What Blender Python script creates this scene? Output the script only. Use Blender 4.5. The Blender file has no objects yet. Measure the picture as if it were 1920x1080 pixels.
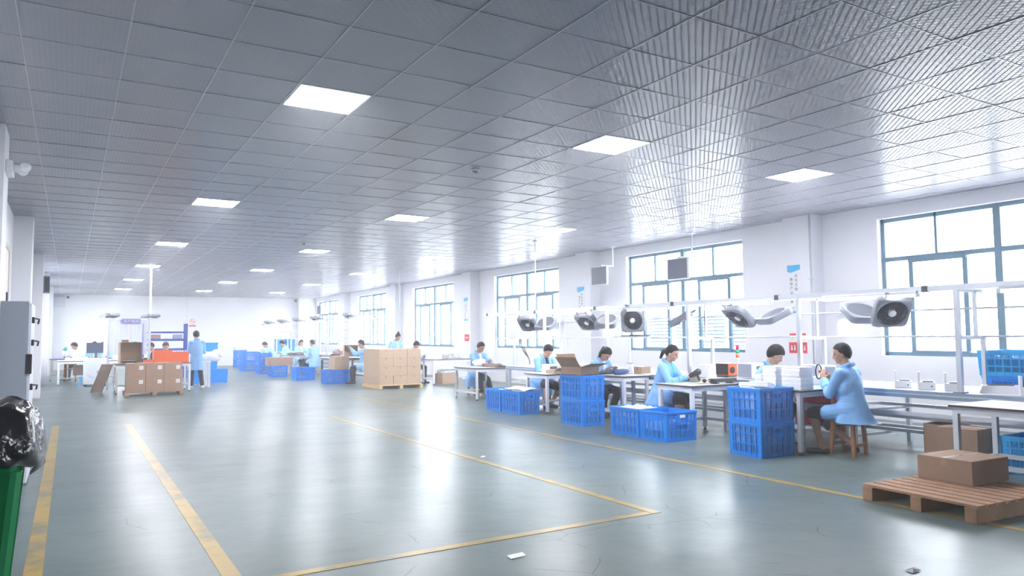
import bpy, bmesh, math, random
from math import sin, cos, pi, radians as RAD
from mathutils import Vector, Matrix, Euler
random.seed(7)
S = bpy.context.scene
COL = S.collection

# ------------------------------------------------------------------ camera
EYE = 1.39
psi, pit, rol = RAD(31.018), RAD(3.694), RAD(-0.488)
_fw = Vector((sin(psi) * cos(pit), cos(psi) * cos(pit), sin(pit)))
_r = Vector((cos(psi), -sin(psi), 0))
_u = _r.cross(_fw)
_rt = _r * cos(rol) + _u * sin(rol)
_up = _rt.cross(_fw)
cam_data = bpy.data.cameras.new('camera')
cam_data.sensor_width = 36
cam_data.lens = 36 * 1379 / 1920
cam_data.clip_start = 0.05
cam = bpy.data.objects.new('camera', cam_data)
COL.objects.link(cam)
cam.matrix_world = Matrix((( _rt.x, _up.x, -_fw.x, 0), (_rt.y, _up.y, -_fw.y, 0), (_rt.z, _up.z, -_fw.z, EYE), (0, 0, 0, 1)))
S.camera = cam

# ------------------------------------------------------------------ view and world
S.view_settings.view_transform = 'Standard'
S.view_settings.look = 'None'
S.view_settings.gamma = 1
S.view_settings.use_curve_mapping = False
S.view_settings.exposure = 1.42
SKY = 7.0
PANEL = 50.0
HAZE = 0.008
TUBE = 6.5         # fluorescent tubes
w = bpy.data.worlds.new('overcast_sky')
S.world = w
w.use_nodes = True
nt = w.node_tree
_tc = nt.nodes.new('ShaderNodeTexCoord'); _sx = nt.nodes.new('ShaderNodeSeparateXYZ'); _rp = nt.nodes.new('ShaderNodeValToRGB')
_mr = nt.nodes.new('ShaderNodeMapRange'); _mr.inputs[1].default_value = -1; _mr.inputs[2].default_value = 1
nt.links.new(_tc.outputs['Generated'], _sx.inputs[0]); nt.links.new(_sx.outputs[2], _mr.inputs[0]); nt.links.new(_mr.outputs[0], _rp.inputs[0])
_rp.color_ramp.elements[0].position = 0.46; _rp.color_ramp.elements[0].color = (0.45, 0.45, 0.46, 1)   # sunlit yard below the horizon
_rp.color_ramp.elements[1].position = 0.50; _rp.color_ramp.elements[1].color = (0.93, 0.945, 1.0, 1)
nt.links.new(_rp.outputs[0], nt.nodes['Background'].inputs['Color'])
nt.nodes['Background'].inputs['Strength'].default_value = SKY
cy = S.cycles
cy.use_denoising = True
cy.max_bounces = 10
cy.diffuse_bounces = 6
cy.glossy_bounces = 4
cy.transparent_max_bounces = 16
cy.caustics_reflective = False
cy.caustics_refractive = False
cy.sample_clamp_indirect = 8

# ------------------------------------------------------------------ dimensions of the hall
HC = 3.44                      # ceiling height
XR, XL = 11.2, -0.84           # window wall, left wall
YB, YN = 39.3, -5.0            # far wall, wall behind the camera
W0, WP, WW = 3.609, 6.295, 3.5 # first window, spacing, width
ZS, ZT, ZM = 1.02, 3.22, 2.56  # sill, head, transom
TILE = 0.624
GX, GY = 1.54, 5.86            # a tile corner

# window light: one portal per window opening so the sky is sampled well
def portal(x, y0, y1, z0, z1, face):
    ld = bpy.data.lights.new('window_portal', 'AREA')
    ld.shape = 'RECTANGLE'
    ld.size, ld.size_y = y1 - y0, z1 - z0
    ld.cycles.is_portal = True
    o = bpy.data.objects.new('window_portal', ld)
    COL.objects.link(o)
    o.location = (x, (y0 + y1) / 2, (z0 + z1) / 2)
    d = Vector((face, 0, 0))
    o.rotation_euler = d.to_track_quat('-Z', 'Z').to_euler()
RIGHT_WINDOWS = [(W0 + WP * k, W0 + WP * k + WW) for k in range(-1, 6)]
LEFT_WINDOWS = [(23.2, 26.4), (29.0, 32.5), (34.5, 38.0)]
for a, b in RIGHT_WINDOWS:
    portal(XR + 0.40, a, b, ZS, ZT, -1)
for a, b in LEFT_WINDOWS:
    portal(XL - 0.35, a, b, ZS, ZT, 1)

# ------------------------------------------------------------------ materials
MATS = {}
def pbr(name, col, rough=0.5, metal=0.0, spec=0.5, bump=0, bscale=30, var=0, vscale=3, emit=None, estr=0, coat=0, alpha=1, trans=0):
    if name in MATS: return MATS[name]
    m = bpy.data.materials.new(name); m.use_nodes = True
    t = m.node_tree; b = t.nodes['Principled BSDF']
    b.inputs['Base Color'].default_value = (*col, 1)
    b.inputs['Roughness'].default_value = rough
    b.inputs['Metallic'].default_value = metal
    b.inputs['Specular IOR Level'].default_value = spec
    b.inputs['Coat Weight'].default_value = coat
    b.inputs['Coat Roughness'].default_value = 0.1
    b.inputs['Alpha'].default_value = alpha
    b.inputs['Transmission Weight'].default_value = trans
    if emit:
        b.inputs['Emission Color'].default_value = (*emit, 1)
        b.inputs['Emission Strength'].default_value = estr
    if var or bump:
        tc = t.nodes.new('ShaderNodeTexCoord')
    if var:
        n = t.nodes.new('ShaderNodeTexNoise'); n.inputs['Scale'].default_value = vscale; n.inputs['Detail'].default_value = 5
        t.links.new(tc.outputs['Object'], n.inputs['Vector'])
        mx = t.nodes.new('ShaderNodeMixRGB'); mx.blend_type = 'MIX'
        mx.inputs[1].default_value = (*[c * (1 - var) for c in col], 1)
        mx.inputs[2].default_value = (*[min(1, c * (1 + var)) for c in col], 1)
        t.links.new(n.outputs['Fac'], mx.inputs[0])
        t.links.new(mx.outputs[0], b.inputs['Base Color'])
    if bump:
        n2 = t.nodes.new('ShaderNodeTexNoise'); n2.inputs['Scale'].default_value = bscale; n2.inputs['Detail'].default_value = 4
        t.links.new(tc.outputs['Object'], n2.inputs['Vector'])
        bp = t.nodes.new('ShaderNodeBump'); bp.inputs['Strength'].default_value = bump; bp.inputs['Distance'].default_value = 0.02
        t.links.new(n2.outputs['Fac'], bp.inputs['Height'])
        t.links.new(bp.outputs[0], b.inputs['Normal'])
    MATS[name] = m
    return m

WALL = pbr('white_wall_paint', (0.86, 0.86, 0.89), 0.55, var=0.02, vscale=0.6)
GLOSSWALL = pbr('glossy_white_tile_wall', (0.82, 0.82, 0.85), 0.16, var=0.02, vscale=0.5)
PILLAR = pbr('pillar_paint', (0.84, 0.84, 0.88), 0.5)
TEAL = pbr('teal_window_metal', (0.085, 0.19, 0.27), 0.4)
STEEL = pbr('white_coated_steel', (0.66, 0.69, 0.76), 0.35)
ALU = pbr('aluminium_profile', (0.62, 0.66, 0.72), 0.32, 0.75)
ALUBLUE = pbr('blue_grey_aluminium', (0.30, 0.40, 0.52), 0.35, 0.4)
CRATE = pbr('blue_crate_plastic', (0.0, 0.225, 0.76), 0.38, spec=0.5)
CRATELT = pbr('light_blue_crate_plastic', (0.02, 0.42, 0.85), 0.35)
BIN = pbr('blue_solid_plastic', (0.0, 0.26, 0.80), 0.35)
ORANGE = pbr('orange_plastic', (0.85, 0.17, 0.05), 0.4)
RED = pbr('red_plastic', (0.62, 0.02, 0.05), 0.4)
CARD = pbr('corrugated_cardboard', (0.33, 0.215, 0.15), 0.75, var=0.10, vscale=4)
CARDLT = pbr('pale_cardboard', (0.46, 0.33, 0.225), 0.75, var=0.08, vscale=4)
CARDIN = pbr('cardboard_inside', (0.36, 0.23, 0.13), 0.85)
TAPE = pbr('packing_tape', (0.42, 0.29, 0.18), 0.15, coat=0.6)
PAPER = pbr('white_paper', (0.85, 0.85, 0.87), 0.7)
FOAM = pbr('white_foam', (0.86, 0.87, 0.92), 0.6, bump=0.1, bscale=80)
WOOD = pbr('pallet_wood', (0.36, 0.21, 0.12), 0.75, var=0.35, vscale=7, bump=0.2, bscale=60)
WOODLT = pbr('pale_pallet_wood', (0.66, 0.47, 0.24), 0.7, var=0.15, vscale=6)
STOOLWOOD = pbr('varnished_stool_wood', (0.34, 0.15, 0.06), 0.35, var=0.25, vscale=9)
PLANKWOOD = pbr('dark_board', (0.13, 0.075, 0.045), 0.5, var=0.3, vscale=5)
BLACK = pbr('black_plastic', (0.015, 0.016, 0.02), 0.4)
DARK = pbr('dark_grey_metal', (0.07, 0.08, 0.10), 0.4)
DARKBLUE = pbr('dark_screen_blue', (0.045, 0.055, 0.10), 0.35)
GREY = pbr('grey_plastic', (0.32, 0.35, 0.42), 0.45)
FANGREY = pbr('fan_grey_plastic', (0.25, 0.27, 0.31), 0.45)
LGREY = pbr('light_grey_enamel', (0.62, 0.64, 0.68), 0.4)
CABGREY = pbr('cabinet_grey_enamel', (0.24, 0.275, 0.32), 0.4)
WHITEP = pbr('white_plastic', (0.84, 0.85, 0.88), 0.35)
TABLETOP = pbr('worn_table_laminate', (0.62, 0.60, 0.55), 0.3, var=0.12, vscale=4)
GREENMAT = pbr('green_work_mat', (0.30, 0.42, 0.38), 0.4)
EDGE = pbr('dark_table_edge', (0.06, 0.05, 0.06), 0.4)
BAG = pbr('black_bin_liner', (0.012, 0.012, 0.015), 0.16, spec=0.7, bump=0.9, bscale=9)
GREEN = pbr('green_bin_plastic', (0.0, 0.30, 0.09), 0.3)
PARTSB = pbr('bagged_parts', (0.50, 0.66, 0.90), 0.3, var=0.5, vscale=22, bump=0.8, bscale=25)
PARTSW = pbr('white_bagged_parts', (0.75, 0.80, 0.9), 0.3, var=0.25, vscale=18, bump=0.8, bscale=20)
PARTSD = pbr('dark_loose_parts', (0.05, 0.05, 0.06), 0.4, var=0.6, vscale=40, bump=0.8, bscale=40)
COAT = pbr('light_blue_work_coat', (0.23, 0.48, 0.86), 0.75, bump=0.8, bscale=7)
COATLT = pbr('pale_blue_work_coat', (0.30, 0.57, 0.90), 0.75, bump=0.3, bscale=11)
NAVY = pbr('dark_trousers', (0.02, 0.024, 0.035), 0.8)
BROWNW = pbr('brown_shorts', (0.08, 0.05, 0.045), 0.8)
HAIR = pbr('black_hair', (0.007, 0.006, 0.008), 0.6, spec=0.25, bump=0.3, bscale=60)
SKIN = pbr('skin', (0.52, 0.29, 0.20), 0.5)
SKIND = pbr('tanned_skin', (0.42, 0.225, 0.15), 0.5)
LIP = pbr('lips', (0.36, 0.12, 0.10), 0.5)
EYEM = pbr('dark_eye', (0.02, 0.015, 0.015), 0.3)
SHOE = pbr('dark_shoe', (0.02, 0.02, 0.024), 0.5)
SHOEW = pbr('white_shoe', (0.75, 0.75, 0.74), 0.5)
TEEB = pbr('bright_blue_shirt', (0.05, 0.42, 0.75), 0.8)
TEED = pbr('dark_shirt', (0.02, 0.022, 0.03), 0.8)
TEEW = pbr('white_shirt', (0.8, 0.8, 0.82), 0.8)
BLUESHELF = pbr('blue_shelf_steel', (0.02, 0.055, 0.36), 0.4)
POSTERB = pbr('poster_cyan', (0.05, 0.45, 0.80), 0.5)
POSTERR = pbr('poster_red', (0.70, 0.03, 0.05), 0.5)
YELLOW = pbr('yellow_ink', (0.85, 0.55, 0.03), 0.5)
PURPLE = pbr('purple_sign', (0.22, 0.22, 0.55), 0.5)
CREAM = pbr('cream_door', (0.75, 0.72, 0.66), 0.5)
CHROME = pbr('polished_metal', (0.7, 0.7, 0.72), 0.2, 1.0)
REDL = pbr('red_lamp', (0.75, 0.01, 0.10), 0.25)
GREENL = pbr('green_lamp', (0.0, 0.36, 0.20), 0.25)
ORANGEL = pbr('orange_lamp', (0.85, 0.22, 0.02), 0.25)
PANELM = pbr('panel_diffuser', (0.9, 0.9, 0.9), 0.5, emit=(0.955, 0.94, 1.0), estr=PANEL)
TUBEM = pbr('tube_glow', (0.9, 0.9, 0.9), 0.5, emit=(0.95, 0.96, 1.0), estr=TUBE)

def clear_mat(name, tint, clear, rough=0.05):
    m = bpy.data.materials.new(name); m.use_nodes = True
    t = m.node_tree; t.nodes.clear()
    o = t.nodes.new('ShaderNodeOutputMaterial'); mix = t.nodes.new('ShaderNodeMixShader')
    tr = t.nodes.new('ShaderNodeBsdfTransparent'); tr.inputs[0].default_value = (*tint, 1)
    p = t.nodes.new('ShaderNodeBsdfPrincipled'); p.inputs['Base Color'].default_value = (*tint, 1); p.inputs['Roughness'].default_value = rough
    mix.inputs[0].default_value = 1 - clear
    t.links.new(tr.outputs[0], mix.inputs[1]); t.links.new(p.outputs[0], mix.inputs[2]); t.links.new(mix.outputs[0], o.inputs[0])
    return m
GLASS = clear_mat('window_glass', (0.97, 0.99, 1.0), 0.93)
CLEARP = clear_mat('clear_plastic_film', (0.92, 0.95, 1.0), 0.55, 0.2)
CLEARBAG = clear_mat('clear_plastic_bag', (0.9, 0.92, 1.0), 0.35, 0.25)

def floor_mat():
    m = bpy.data.materials.new('worn_green_grey_epoxy'); m.use_nodes = True
    t = m.node_tree; N = t.nodes.new; L = t.links.new; b = t.nodes['Principled BSDF']
    tc = N('ShaderNodeTexCoord')
    n1 = N('ShaderNodeTexNoise'); n1.inputs['Scale'].default_value = 0.8; n1.inputs['Detail'].default_value = 6; n1.inputs['Roughness'].default_value = 0.6
    L(tc.outputs['Object'], n1.inputs['Vector'])
    cr = N('ShaderNodeValToRGB'); e = cr.color_ramp.elements
    cr.color_ramp.interpolation = 'B_SPLINE'
    e[0].position, e[0].color = 0.25, (0.083, 0.122, 0.118, 1)
    e[1].position, e[1].color = 0.80, (0.140, 0.180, 0.176, 1)
    L(n1.outputs['Fac'], cr.inputs[0])
    # fine cracks of the coating
    v = N('ShaderNodeTexVoronoi'); v.voronoi_dimensions = '2D'; v.feature = 'DISTANCE_TO_EDGE'; v.inputs['Scale'].default_value = 1.9
    n3 = N('ShaderNodeTexNoise'); n3.inputs['Scale'].default_value = 5; n3.inputs['Detail'].default_value = 6
    L(tc.outputs['Object'], n3.inputs['Vector'])
    ad = N('ShaderNodeMixRGB'); ad.blend_type = 'ADD'; ad.inputs[0].default_value = 0.10
    L(tc.outputs['Object'], ad.inputs[1]); L(n3.outputs['Color'], ad.inputs[2]); L(ad.outputs[0], v.inputs['Vector'])
    lt = N('ShaderNodeMath'); lt.operation = 'LESS_THAN'; lt.inputs[1].default_value = 0.008
    L(v.outputs['Distance'], lt.inputs[0])
    n4 = N('ShaderNodeTexNoise'); n4.inputs['Scale'].default_value = 1.3
    L(tc.outputs['Object'], n4.inputs['Vector'])
    gt = N('ShaderNodeMath'); gt.operation = 'GREATER_THAN'; gt.inputs[1].default_value = 0.57
    L(n4.outputs['Fac'], gt.inputs[0])
    ml = N('ShaderNodeMath'); ml.operation = 'MULTIPLY'; L(lt.outputs[0], ml.inputs[0]); L(gt.outputs[0], ml.inputs[1])
    mx = N('ShaderNodeMixRGB'); mx.inputs[2].default_value = (0.04, 0.055, 0.055, 1)
    L(ml.outputs[0], mx.inputs[0]); L(cr.outputs[0], mx.inputs[1]); L(mx.outputs[0], b.inputs['Base Color'])
    # gloss varies with wear
    n5 = N('ShaderNodeTexNoise'); n5.inputs['Scale'].default_value = 1.3; n5.inputs['Detail'].default_value = 5
    L(tc.outputs['Object'], n5.inputs['Vector'])
    mr = N('ShaderNodeMapRange'); mr.inputs[1].default_value = 0.3; mr.inputs[2].default_value = 0.7; mr.inputs[3].default_value = 0.277; mr.inputs[4].default_value = 0.33
    L(n5.outputs['Fac'], mr.inputs[0]); L(mr.outputs[0], b.inputs['Roughness'])
    b.inputs['Specular IOR Level'].default_value = 0.17
    n6 = N('ShaderNodeTexNoise'); n6.inputs['Scale'].default_value = 2.2; n6.inputs['Detail'].default_value = 3
    L(tc.outputs['Object'], n6.inputs['Vector'])
    bp = N('ShaderNodeBump'); bp.inputs['Strength'].default_value = 0.4; bp.inputs['Distance'].default_value = 0.02
    L(n6.outputs['Fac'], bp.inputs['Height']); L(bp.outputs[0], b.inputs['Normal'])
    return m
FLOOR = floor_mat()

def line_mat():
    m = bpy.data.materials.new('worn_yellow_floor_paint'); m.use_nodes = True
    t = m.node_tree; N = t.nodes.new; L = t.links.new; b = t.nodes['Principled BSDF']
    tc = N('ShaderNodeTexCoord'); n = N('ShaderNodeTexNoise'); n.inputs['Scale'].default_value = 3.0; n.inputs['Detail'].default_value = 9; n.inputs['Roughness'].default_value = 0.7
    L(tc.outputs['Object'], n.inputs['Vector'])
    cr = N('ShaderNodeValToRGB'); e = cr.color_ramp.elements
    e[0].position, e[0].color = 0.35, (0.155, 0.155, 0.11, 1)
    e[1].position, e[1].color = 0.55, (0.36, 0.245, 0.055, 1)
    L(n.outputs['Fac'], cr.inputs[0]); L(cr.outputs[0], b.inputs['Base Color'])
    b.inputs['Roughness'].default_value = 0.30
    b.inputs['Specular IOR Level'].default_value = 0.15
    return m
LINE = line_mat()

def ceiling_mat():
    # vinyl faced tiles embossed with small lozenges: the lozenges are glossier than the joints between them
    m = bpy.data.materials.new('embossed_ceiling_tile'); m.use_nodes = True
    t = m.node_tree; N = t.nodes.new; L = t.links.new; b = t.nodes['Principled BSDF']
    tc = N('ShaderNodeTexCoord'); mp = N('ShaderNodeMapping'); mp.inputs['Rotation'].default_value = (0, 0, RAD(45)); mp.inputs['Scale'].default_value = (21.0, 21.0, 21.0)
    L(tc.outputs['Object'], mp.inputs['Vector'])
    fr = N('ShaderNodeVectorMath'); fr.operation = 'FRACTION'; L(mp.outputs[0], fr.inputs[0])
    sb = N('ShaderNodeVectorMath'); sb.operation = 'SUBTRACT'; sb.inputs[1].default_value = (0.5, 0.5, 0.5); L(fr.outputs[0], sb.inputs[0])
    ab = N('ShaderNodeVectorMath'); ab.operation = 'ABSOLUTE'; L(sb.outputs[0], ab.inputs[0])
    sx = N('ShaderNodeSeparateXYZ'); L(ab.outputs[0], sx.inputs[0])
    mxm = N('ShaderNodeMath'); mxm.operation = 'MAXIMUM'; L(sx.outputs[0], mxm.inputs[0]); L(sx.outputs[1], mxm.inputs[1])
    ss = N('ShaderNodeMapRange'); ss.interpolation_type = 'SMOOTHSTEP'; ss.inputs[1].default_value = 0.30; ss.inputs[2].default_value = 0.40; ss.inputs[3].default_value = 1; ss.inputs[4].default_value = 0
    L(mxm.outputs[0], ss.inputs[0])
    mx = N('ShaderNodeMixRGB'); mx.inputs[1].default_value = (0.29, 0.293, 0.345, 1); mx.inputs[2].default_value = (0.395, 0.397, 0.455, 1)
    L(ss.outputs[0], mx.inputs[0]); L(mx.outputs[0], b.inputs['Base Color'])
    ro = N('ShaderNodeMapRange'); ro.inputs[3].default_value = 0.45; ro.inputs[4].default_value = 0.25
    L(ss.outputs[0], ro.inputs[0]); L(ro.outputs[0], b.inputs['Roughness'])
    sp = N('ShaderNodeMapRange'); sp.inputs[3].default_value = 0.05; sp.inputs[4].default_value = 0.85
    L(ss.outputs[0], sp.inputs[0]); L(sp.outputs[0], b.inputs['Specular IOR Level'])
    return m
CEIL = ceiling_mat()

# ------------------------------------------------------------------ mesh builder
class MB:
    def __init__(s): s.v = []; s.f = []; s.mi = []; s.mats = []; s.m = 0
    def mat(s, m):
        if m not in s.mats: s.mats.append(m)
        s.m = s.mats.index(m); return s
    def add(s, vs, fs):
        o = len(s.v); s.v += [Vector(v) for v in vs]
        for f in fs: s.f.append([i + o for i in f]); s.mi.append(s.m)
        return s
    def box(s, a, b, rz=0, piv=None):
        x0, y0, z0 = a; x1, y1, z1 = b
        vs = [(x0, y0, z0), (x1, y0, z0), (x1, y1, z0), (x0, y1, z0), (x0, y0, z1), (x1, y0, z1), (x1, y1, z1), (x0, y1, z1)]
        if rz:
            p = piv or ((x0 + x1) / 2, (y0 + y1) / 2)
            c, q = cos(rz), sin(rz)
            vs = [(p[0] + (x - p[0]) * c - (y - p[1]) * q, p[1] + (x - p[0]) * q + (y - p[1]) * c, z) for x, y, z in vs]
        return s.add(vs, [(0, 3, 2, 1), (4, 5, 6, 7), (0, 1, 5, 4), (1, 2, 6, 5), (2, 3, 7, 6), (3, 0, 4, 7)])
    def cbox(s, c, d, M=None):
        x, y, z = d[0] / 2, d[1] / 2, d[2] / 2; c = Vector(c)
        vs = [Vector(q) for q in ((-x, -y, -z), (x, -y, -z), (x, y, -z), (-x, y, -z), (-x, -y, z), (x, -y, z), (x, y, z), (-x, y, z))]
        if M: vs = [M @ v for v in vs]
        return s.add([c + v for v in vs], [(0, 3, 2, 1), (4, 5, 6, 7), (0, 1, 5, 4), (1, 2, 6, 5), (2, 3, 7, 6), (3, 0, 4, 7)])
    def loft(s, rings, caps=True):
        n = len(rings[0]); vs = [p for r in rings for p in r]; fs = []
        for i in range(len(rings) - 1):
            for j in range(n):
                k = (j + 1) % n
                fs.append((i * n + j, i * n + k, (i + 1) * n + k, (i + 1) * n + j))
        if caps:
            fs.append(tuple(range(n - 1, -1, -1))); fs.append(tuple((len(rings) - 1) * n + j for j in range(n)))
        return s.add(vs, fs)
    def cyl(s, c, r, z0, z1, n=16, r2=None):
        r2 = r if r2 is None else r2
        return s.loft([[(c[0] + q * cos(2 * pi * j / n), c[1] + q * sin(2 * pi * j / n), z) for j in range(n)] for q, z in ((r, z0), (r2, z1))])
    def tube(s, pts, r, n=8):
        pts = [Vector(p) for p in pts]; rings = []
        for i, p in enumerate(pts):
            d = (pts[min(i + 1, len(pts) - 1)] - pts[max(i - 1, 0)]).normalized()
            a = d.orthogonal().normalized() if i == 0 else (prev - d * prev.dot(d)).normalized()
            prev = a; b = d.cross(a); q = r[i] if isinstance(r, (list, tuple)) else r
            rings.append([p + (a * cos(2 * pi * j / n) + b * sin(2 * pi * j / n)) * q for j in range(n)])
        return s.loft(rings)
    def bar(s, a, b, w, h=None):
        a, b = Vector(a), Vector(b); d = (b - a).normalized(); h = h or w
        u = d.cross(Vector((0, 0, 1)))
        u = u.normalized() if u.length > 1e-4 else Vector((1, 0, 0)); v = u.cross(d)
        return s.loft([[p + u * (sx * w / 2) + v * (sy * h / 2) for sx, sy in ((-1, -1), (1, -1), (1, 1), (-1, 1))] for p in (a, b)])
    def ell(s, c, r, M=None, n=16, m=10):
        c = Vector(c); rings = []
        for i in range(1, m):
            a = -pi / 2 + pi * i / m
            rings.append([Vector((r[0] * cos(a) * cos(2 * pi * j / n), r[1] * cos(a) * sin(2 * pi * j / n), r[2] * sin(a))) for j in range(n)])
        if M: rings = [[M @ p for p in q] for q in rings]
        return s.loft([[c + p for p in q] for q in rings])
    def capsule(s, a, b, ra, rb, n=12):
        a, b = Vector(a), Vector(b); d = b - a; L = d.length
        d = d.normalized() if L > 1e-6 else Vector((0, 0, 1)); u = d.orthogonal().normalized(); v = d.cross(u); rings = []
        for k in range(5):
            t = -pi / 2 * (1 - (k + 0.3) / 4.6); rings.append((a + d * (ra * sin(t)), ra * cos(t)))
        for k in range(5):
            t = pi / 2 * (k + 0.3) / 4.6; rings.append((b + d * (rb * sin(t)), rb * cos(t)))
        return s.loft([[p + (u * cos(2 * pi * j / n) + v * sin(2 * pi * j / n)) * q for j in range(n)] for p, q in rings])
    def mesh(s, name, smooth=False, bevel=0):
        me = bpy.data.meshes.new(name)
        me.from_pydata([tuple(v) for v in s.v], [], s.f)
        for m in s.mats: me.materials.append(m)
        if s.mats: me.polygons.foreach_set('material_index', s.mi)
        if smooth: me.polygons.foreach_set('use_smooth', [True] * len(me.polygons))
        bm = bmesh.new(); bm.from_mesh(me); bmesh.ops.recalc_face_normals(bm, faces=bm.faces)
        if bevel:
            bmesh.ops.bevel(bm, geom=[e for e in bm.edges if e.is_manifold and e.calc_face_angle(0) > 0.6], offset=bevel, segments=2, affect='EDGES', profile=0.5)
        bm.to_mesh(me); bm.free(); me.update()
        return me
    def build(s, name, parent=None, smooth=False, bevel=0, loc=None, rz=0):
        return link(name, s.mesh(name, smooth, bevel), parent, loc, rz)
def link(name, me, parent=None, loc=None, rz=0):
    o = bpy.data.objects.new(name, me); COL.objects.link(o)
    if parent: o.parent = parent
    if loc: o.location = loc
    if rz: o.rotation_euler = (0, 0, rz)
    return o
def tag(o, label, cat, group=None, kind=None):
    o['label'] = label; o['category'] = cat
    if group: o['group'] = group
    if kind: o['kind'] = kind
    return o
def thing(name, label, cat, loc=(0, 0, 0), rz=0, group=None):
    o = bpy.data.objects.new(name, None); COL.objects.link(o); o.empty_display_size = 0.1
    o.location = loc; o.rotation_euler = (0, 0, rz)
    return tag(o, label, cat, group)
def struct(o, label=None):
    o['kind'] = 'structure'
    if label: o['label'] = label
    return o
def copy_tree(o, label, loc=None, rz=None, parent=None):
    c = o.copy(); COL.objects.link(c)
    if parent: c.parent = parent
    elif label: c['label'] = label
    if loc is not None: c.location = loc
    if rz is not None: c.rotation_euler = (0, 0, rz)
    for ch in list(o.children): copy_tree(ch, None, parent=c)
    return c
def writing(name, body, parent, loc, rot, size, mat, align='CENTER', off=0.0005):
    cu = bpy.data.curves.new(name, 'FONT'); cu.body = body; cu.size = size; cu.align_x = align; cu.align_y = 'CENTER'; cu.extrude = off
    cu.materials.append(mat)
    tmp = bpy.data.objects.new(name, cu); COL.objects.link(tmp); dg = bpy.context.evaluated_depsgraph_get()
    me = bpy.data.meshes.new_from_object(tmp.evaluated_get(dg), depsgraph=dg); bpy.data.objects.remove(tmp); bpy.data.curves.remove(cu)
    o = bpy.data.objects.new(name, me); COL.objects.link(o); o.location = loc; o.rotation_euler = rot
    if parent: o.parent = parent
    return o

# ------------------------------------------------------------------ the hall
struct(MB().mat(FLOOR).box((XL - 0.6, YN - 0.3, -0.15), (XR + 0.5, YB + 0.3, 0)).build('floor'), 'worn glossy green grey epoxy floor')
for i, (x0, y0, x1, y1) in enumerate([(-0.20, 4.2, -0.10, 14.0), (0.80, 4.0, 0.90, 13.6), (5.71, -1.0, 5.79, 17.2), (3.92, 4.42, 4.00, 13.0), (0.90, 4.42, 4.00, 4.50)]):
    if i == 4: x0 = 0.905; x1 = 3.915
    m = MB().mat(LINE); n = 12
    L_ = max(y1 - y0, x1 - x0)
    m.box((x0, y0, 0.0005), (x1, y1, 0.0025))
    o = m.build('floor_line'); struct(o)
# right wall, with the openings
def wall_with_windows(name, x0, x1, wins, mat):
    m = MB().mat(mat); y = YN
    for a, b in wins:
        m.box((x0, y, 0), (x1, a, HC)); m.box((x0, a, 0), (x1, b, ZS)); m.box((x0, a, ZT), (x1, b, HC)); y = b
    m.box((x0, y, 0), (x1, YB, HC))
    return struct(m.build(name))
wall_with_windows('wall_right', XR, XR + 0.30, RIGHT_WINDOWS, WALL)
wall_with_windows('wall_left', XL - 0.25, XL, LEFT_WINDOWS, WALL)
struct(MB().mat(GLOSSWALL).box((XL - 0.25, YB, 0), (XR + 0.3, YB + 0.25, HC)).build('wall_back'))
struct(MB().mat(CABGREY).box((XL - 0.25, YN - 0.25, 0), (XR + 0.3, YN, HC)).build('wall_front'))
struct(MB().mat(GLOSSWALL).box((4.95, YB - 0.06, 0), (5.6, YB + 0.05, HC)).box((10.3, YB - 0.4, 0), (XR + 0.05, YB + 0.05, HC)).build('trim_1'))
# pillars on both long walls
for k in range(-1, 6):
    y = 8.12 + WP * k
    struct(MB().mat(PILLAR).box((10.9, y, 0), (XR + 0.02, y + 0.60, HC)).build('pillar_right'))
    yy = 8.35 + 6.2 * k
    struct(MB().mat(PILLAR).box((XL - 0.02, yy, 0), (-0.57, yy + 0.55, HC)).build('pillar_left'))
# windows
def window(n, a, b, x, detailed):
    fr = MB().mat(TEAL); d = 0.035; t = 0.06
    m_ = (a + b) / 2
    def bar(y0, y1, z0, z1, dd=d): fr.box((x - dd, y0, z0), (x + dd, y1, z1))
    bar(a, b, ZS, ZS + t); bar(a, b, ZT - t, ZT); bar(a, a + t, ZS, ZT); bar(b - t, b, ZS, ZT)
    bar(m_ - 0.05, m_ + 0.05, ZS, ZT, 0.045)
    bar(a, b, ZM - 0.035, ZM + 0.035, 0.04)
    q = (b - a) / 4
    for c in (m_ - q, m_ + q): bar(c - 0.02, c + 0.02, ZM, ZT)
    for h in (a, m_):
        for c in (h + q * 0.5 + 0.03, h + q * 1.5 - 0.03): bar(c - 0.035, c + 0.035, ZS, ZM)
        fr.box((x - 0.06, h + q * 0.5, ZM - 0.08), (x - 0.03, h + q * 1.5, ZM)); fr.box((x - 0.06, h + q * 0.5, ZS), (x - 0.03, h + q * 1.5, ZS + 0.085))
    o = struct(fr.build('window_%d' % n, bevel=0.004), 'teal metal framed window')
    g = MB().mat(GLASS).box((x - 0.004, a + 0.03, ZS + 0.03), (x + 0.004, b - 0.03, ZT - 0.03)).build('pane', o)
    return o
wn = 1
WINDOBJ = []
for a, b in RIGHT_WINDOWS:
    WINDOBJ.append(window(wn, a, b, XR + 0.14, True)); wn += 1
for a, b in LEFT_WINDOWS:
    WINDOBJ.append(window(wn, a, b, XL - 0.14, False)); wn += 1
# louvred shutters behind the lower half of the third window, seen through its glass
a = W0 + WP; b = a + WW
lv = MB().mat(TEAL)
for i in range(9):
    z = ZS + 0.13 + i * 0.075
    for y0, y1 in ((a + 0.1, a + 0.55), (a + 0.72, a + 1.6), (a + 1.95, a + 2.15), (a + 2.3, a + 3.0)):
        lv.cbox((XR + 0.24, (y0 + y1) / 2, z), (0.05, y1 - y0, 0.012), Matrix.Rotation(RAD(38), 3, 'Y'))
lv.build('louvre', WINDOBJ[2])

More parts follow.
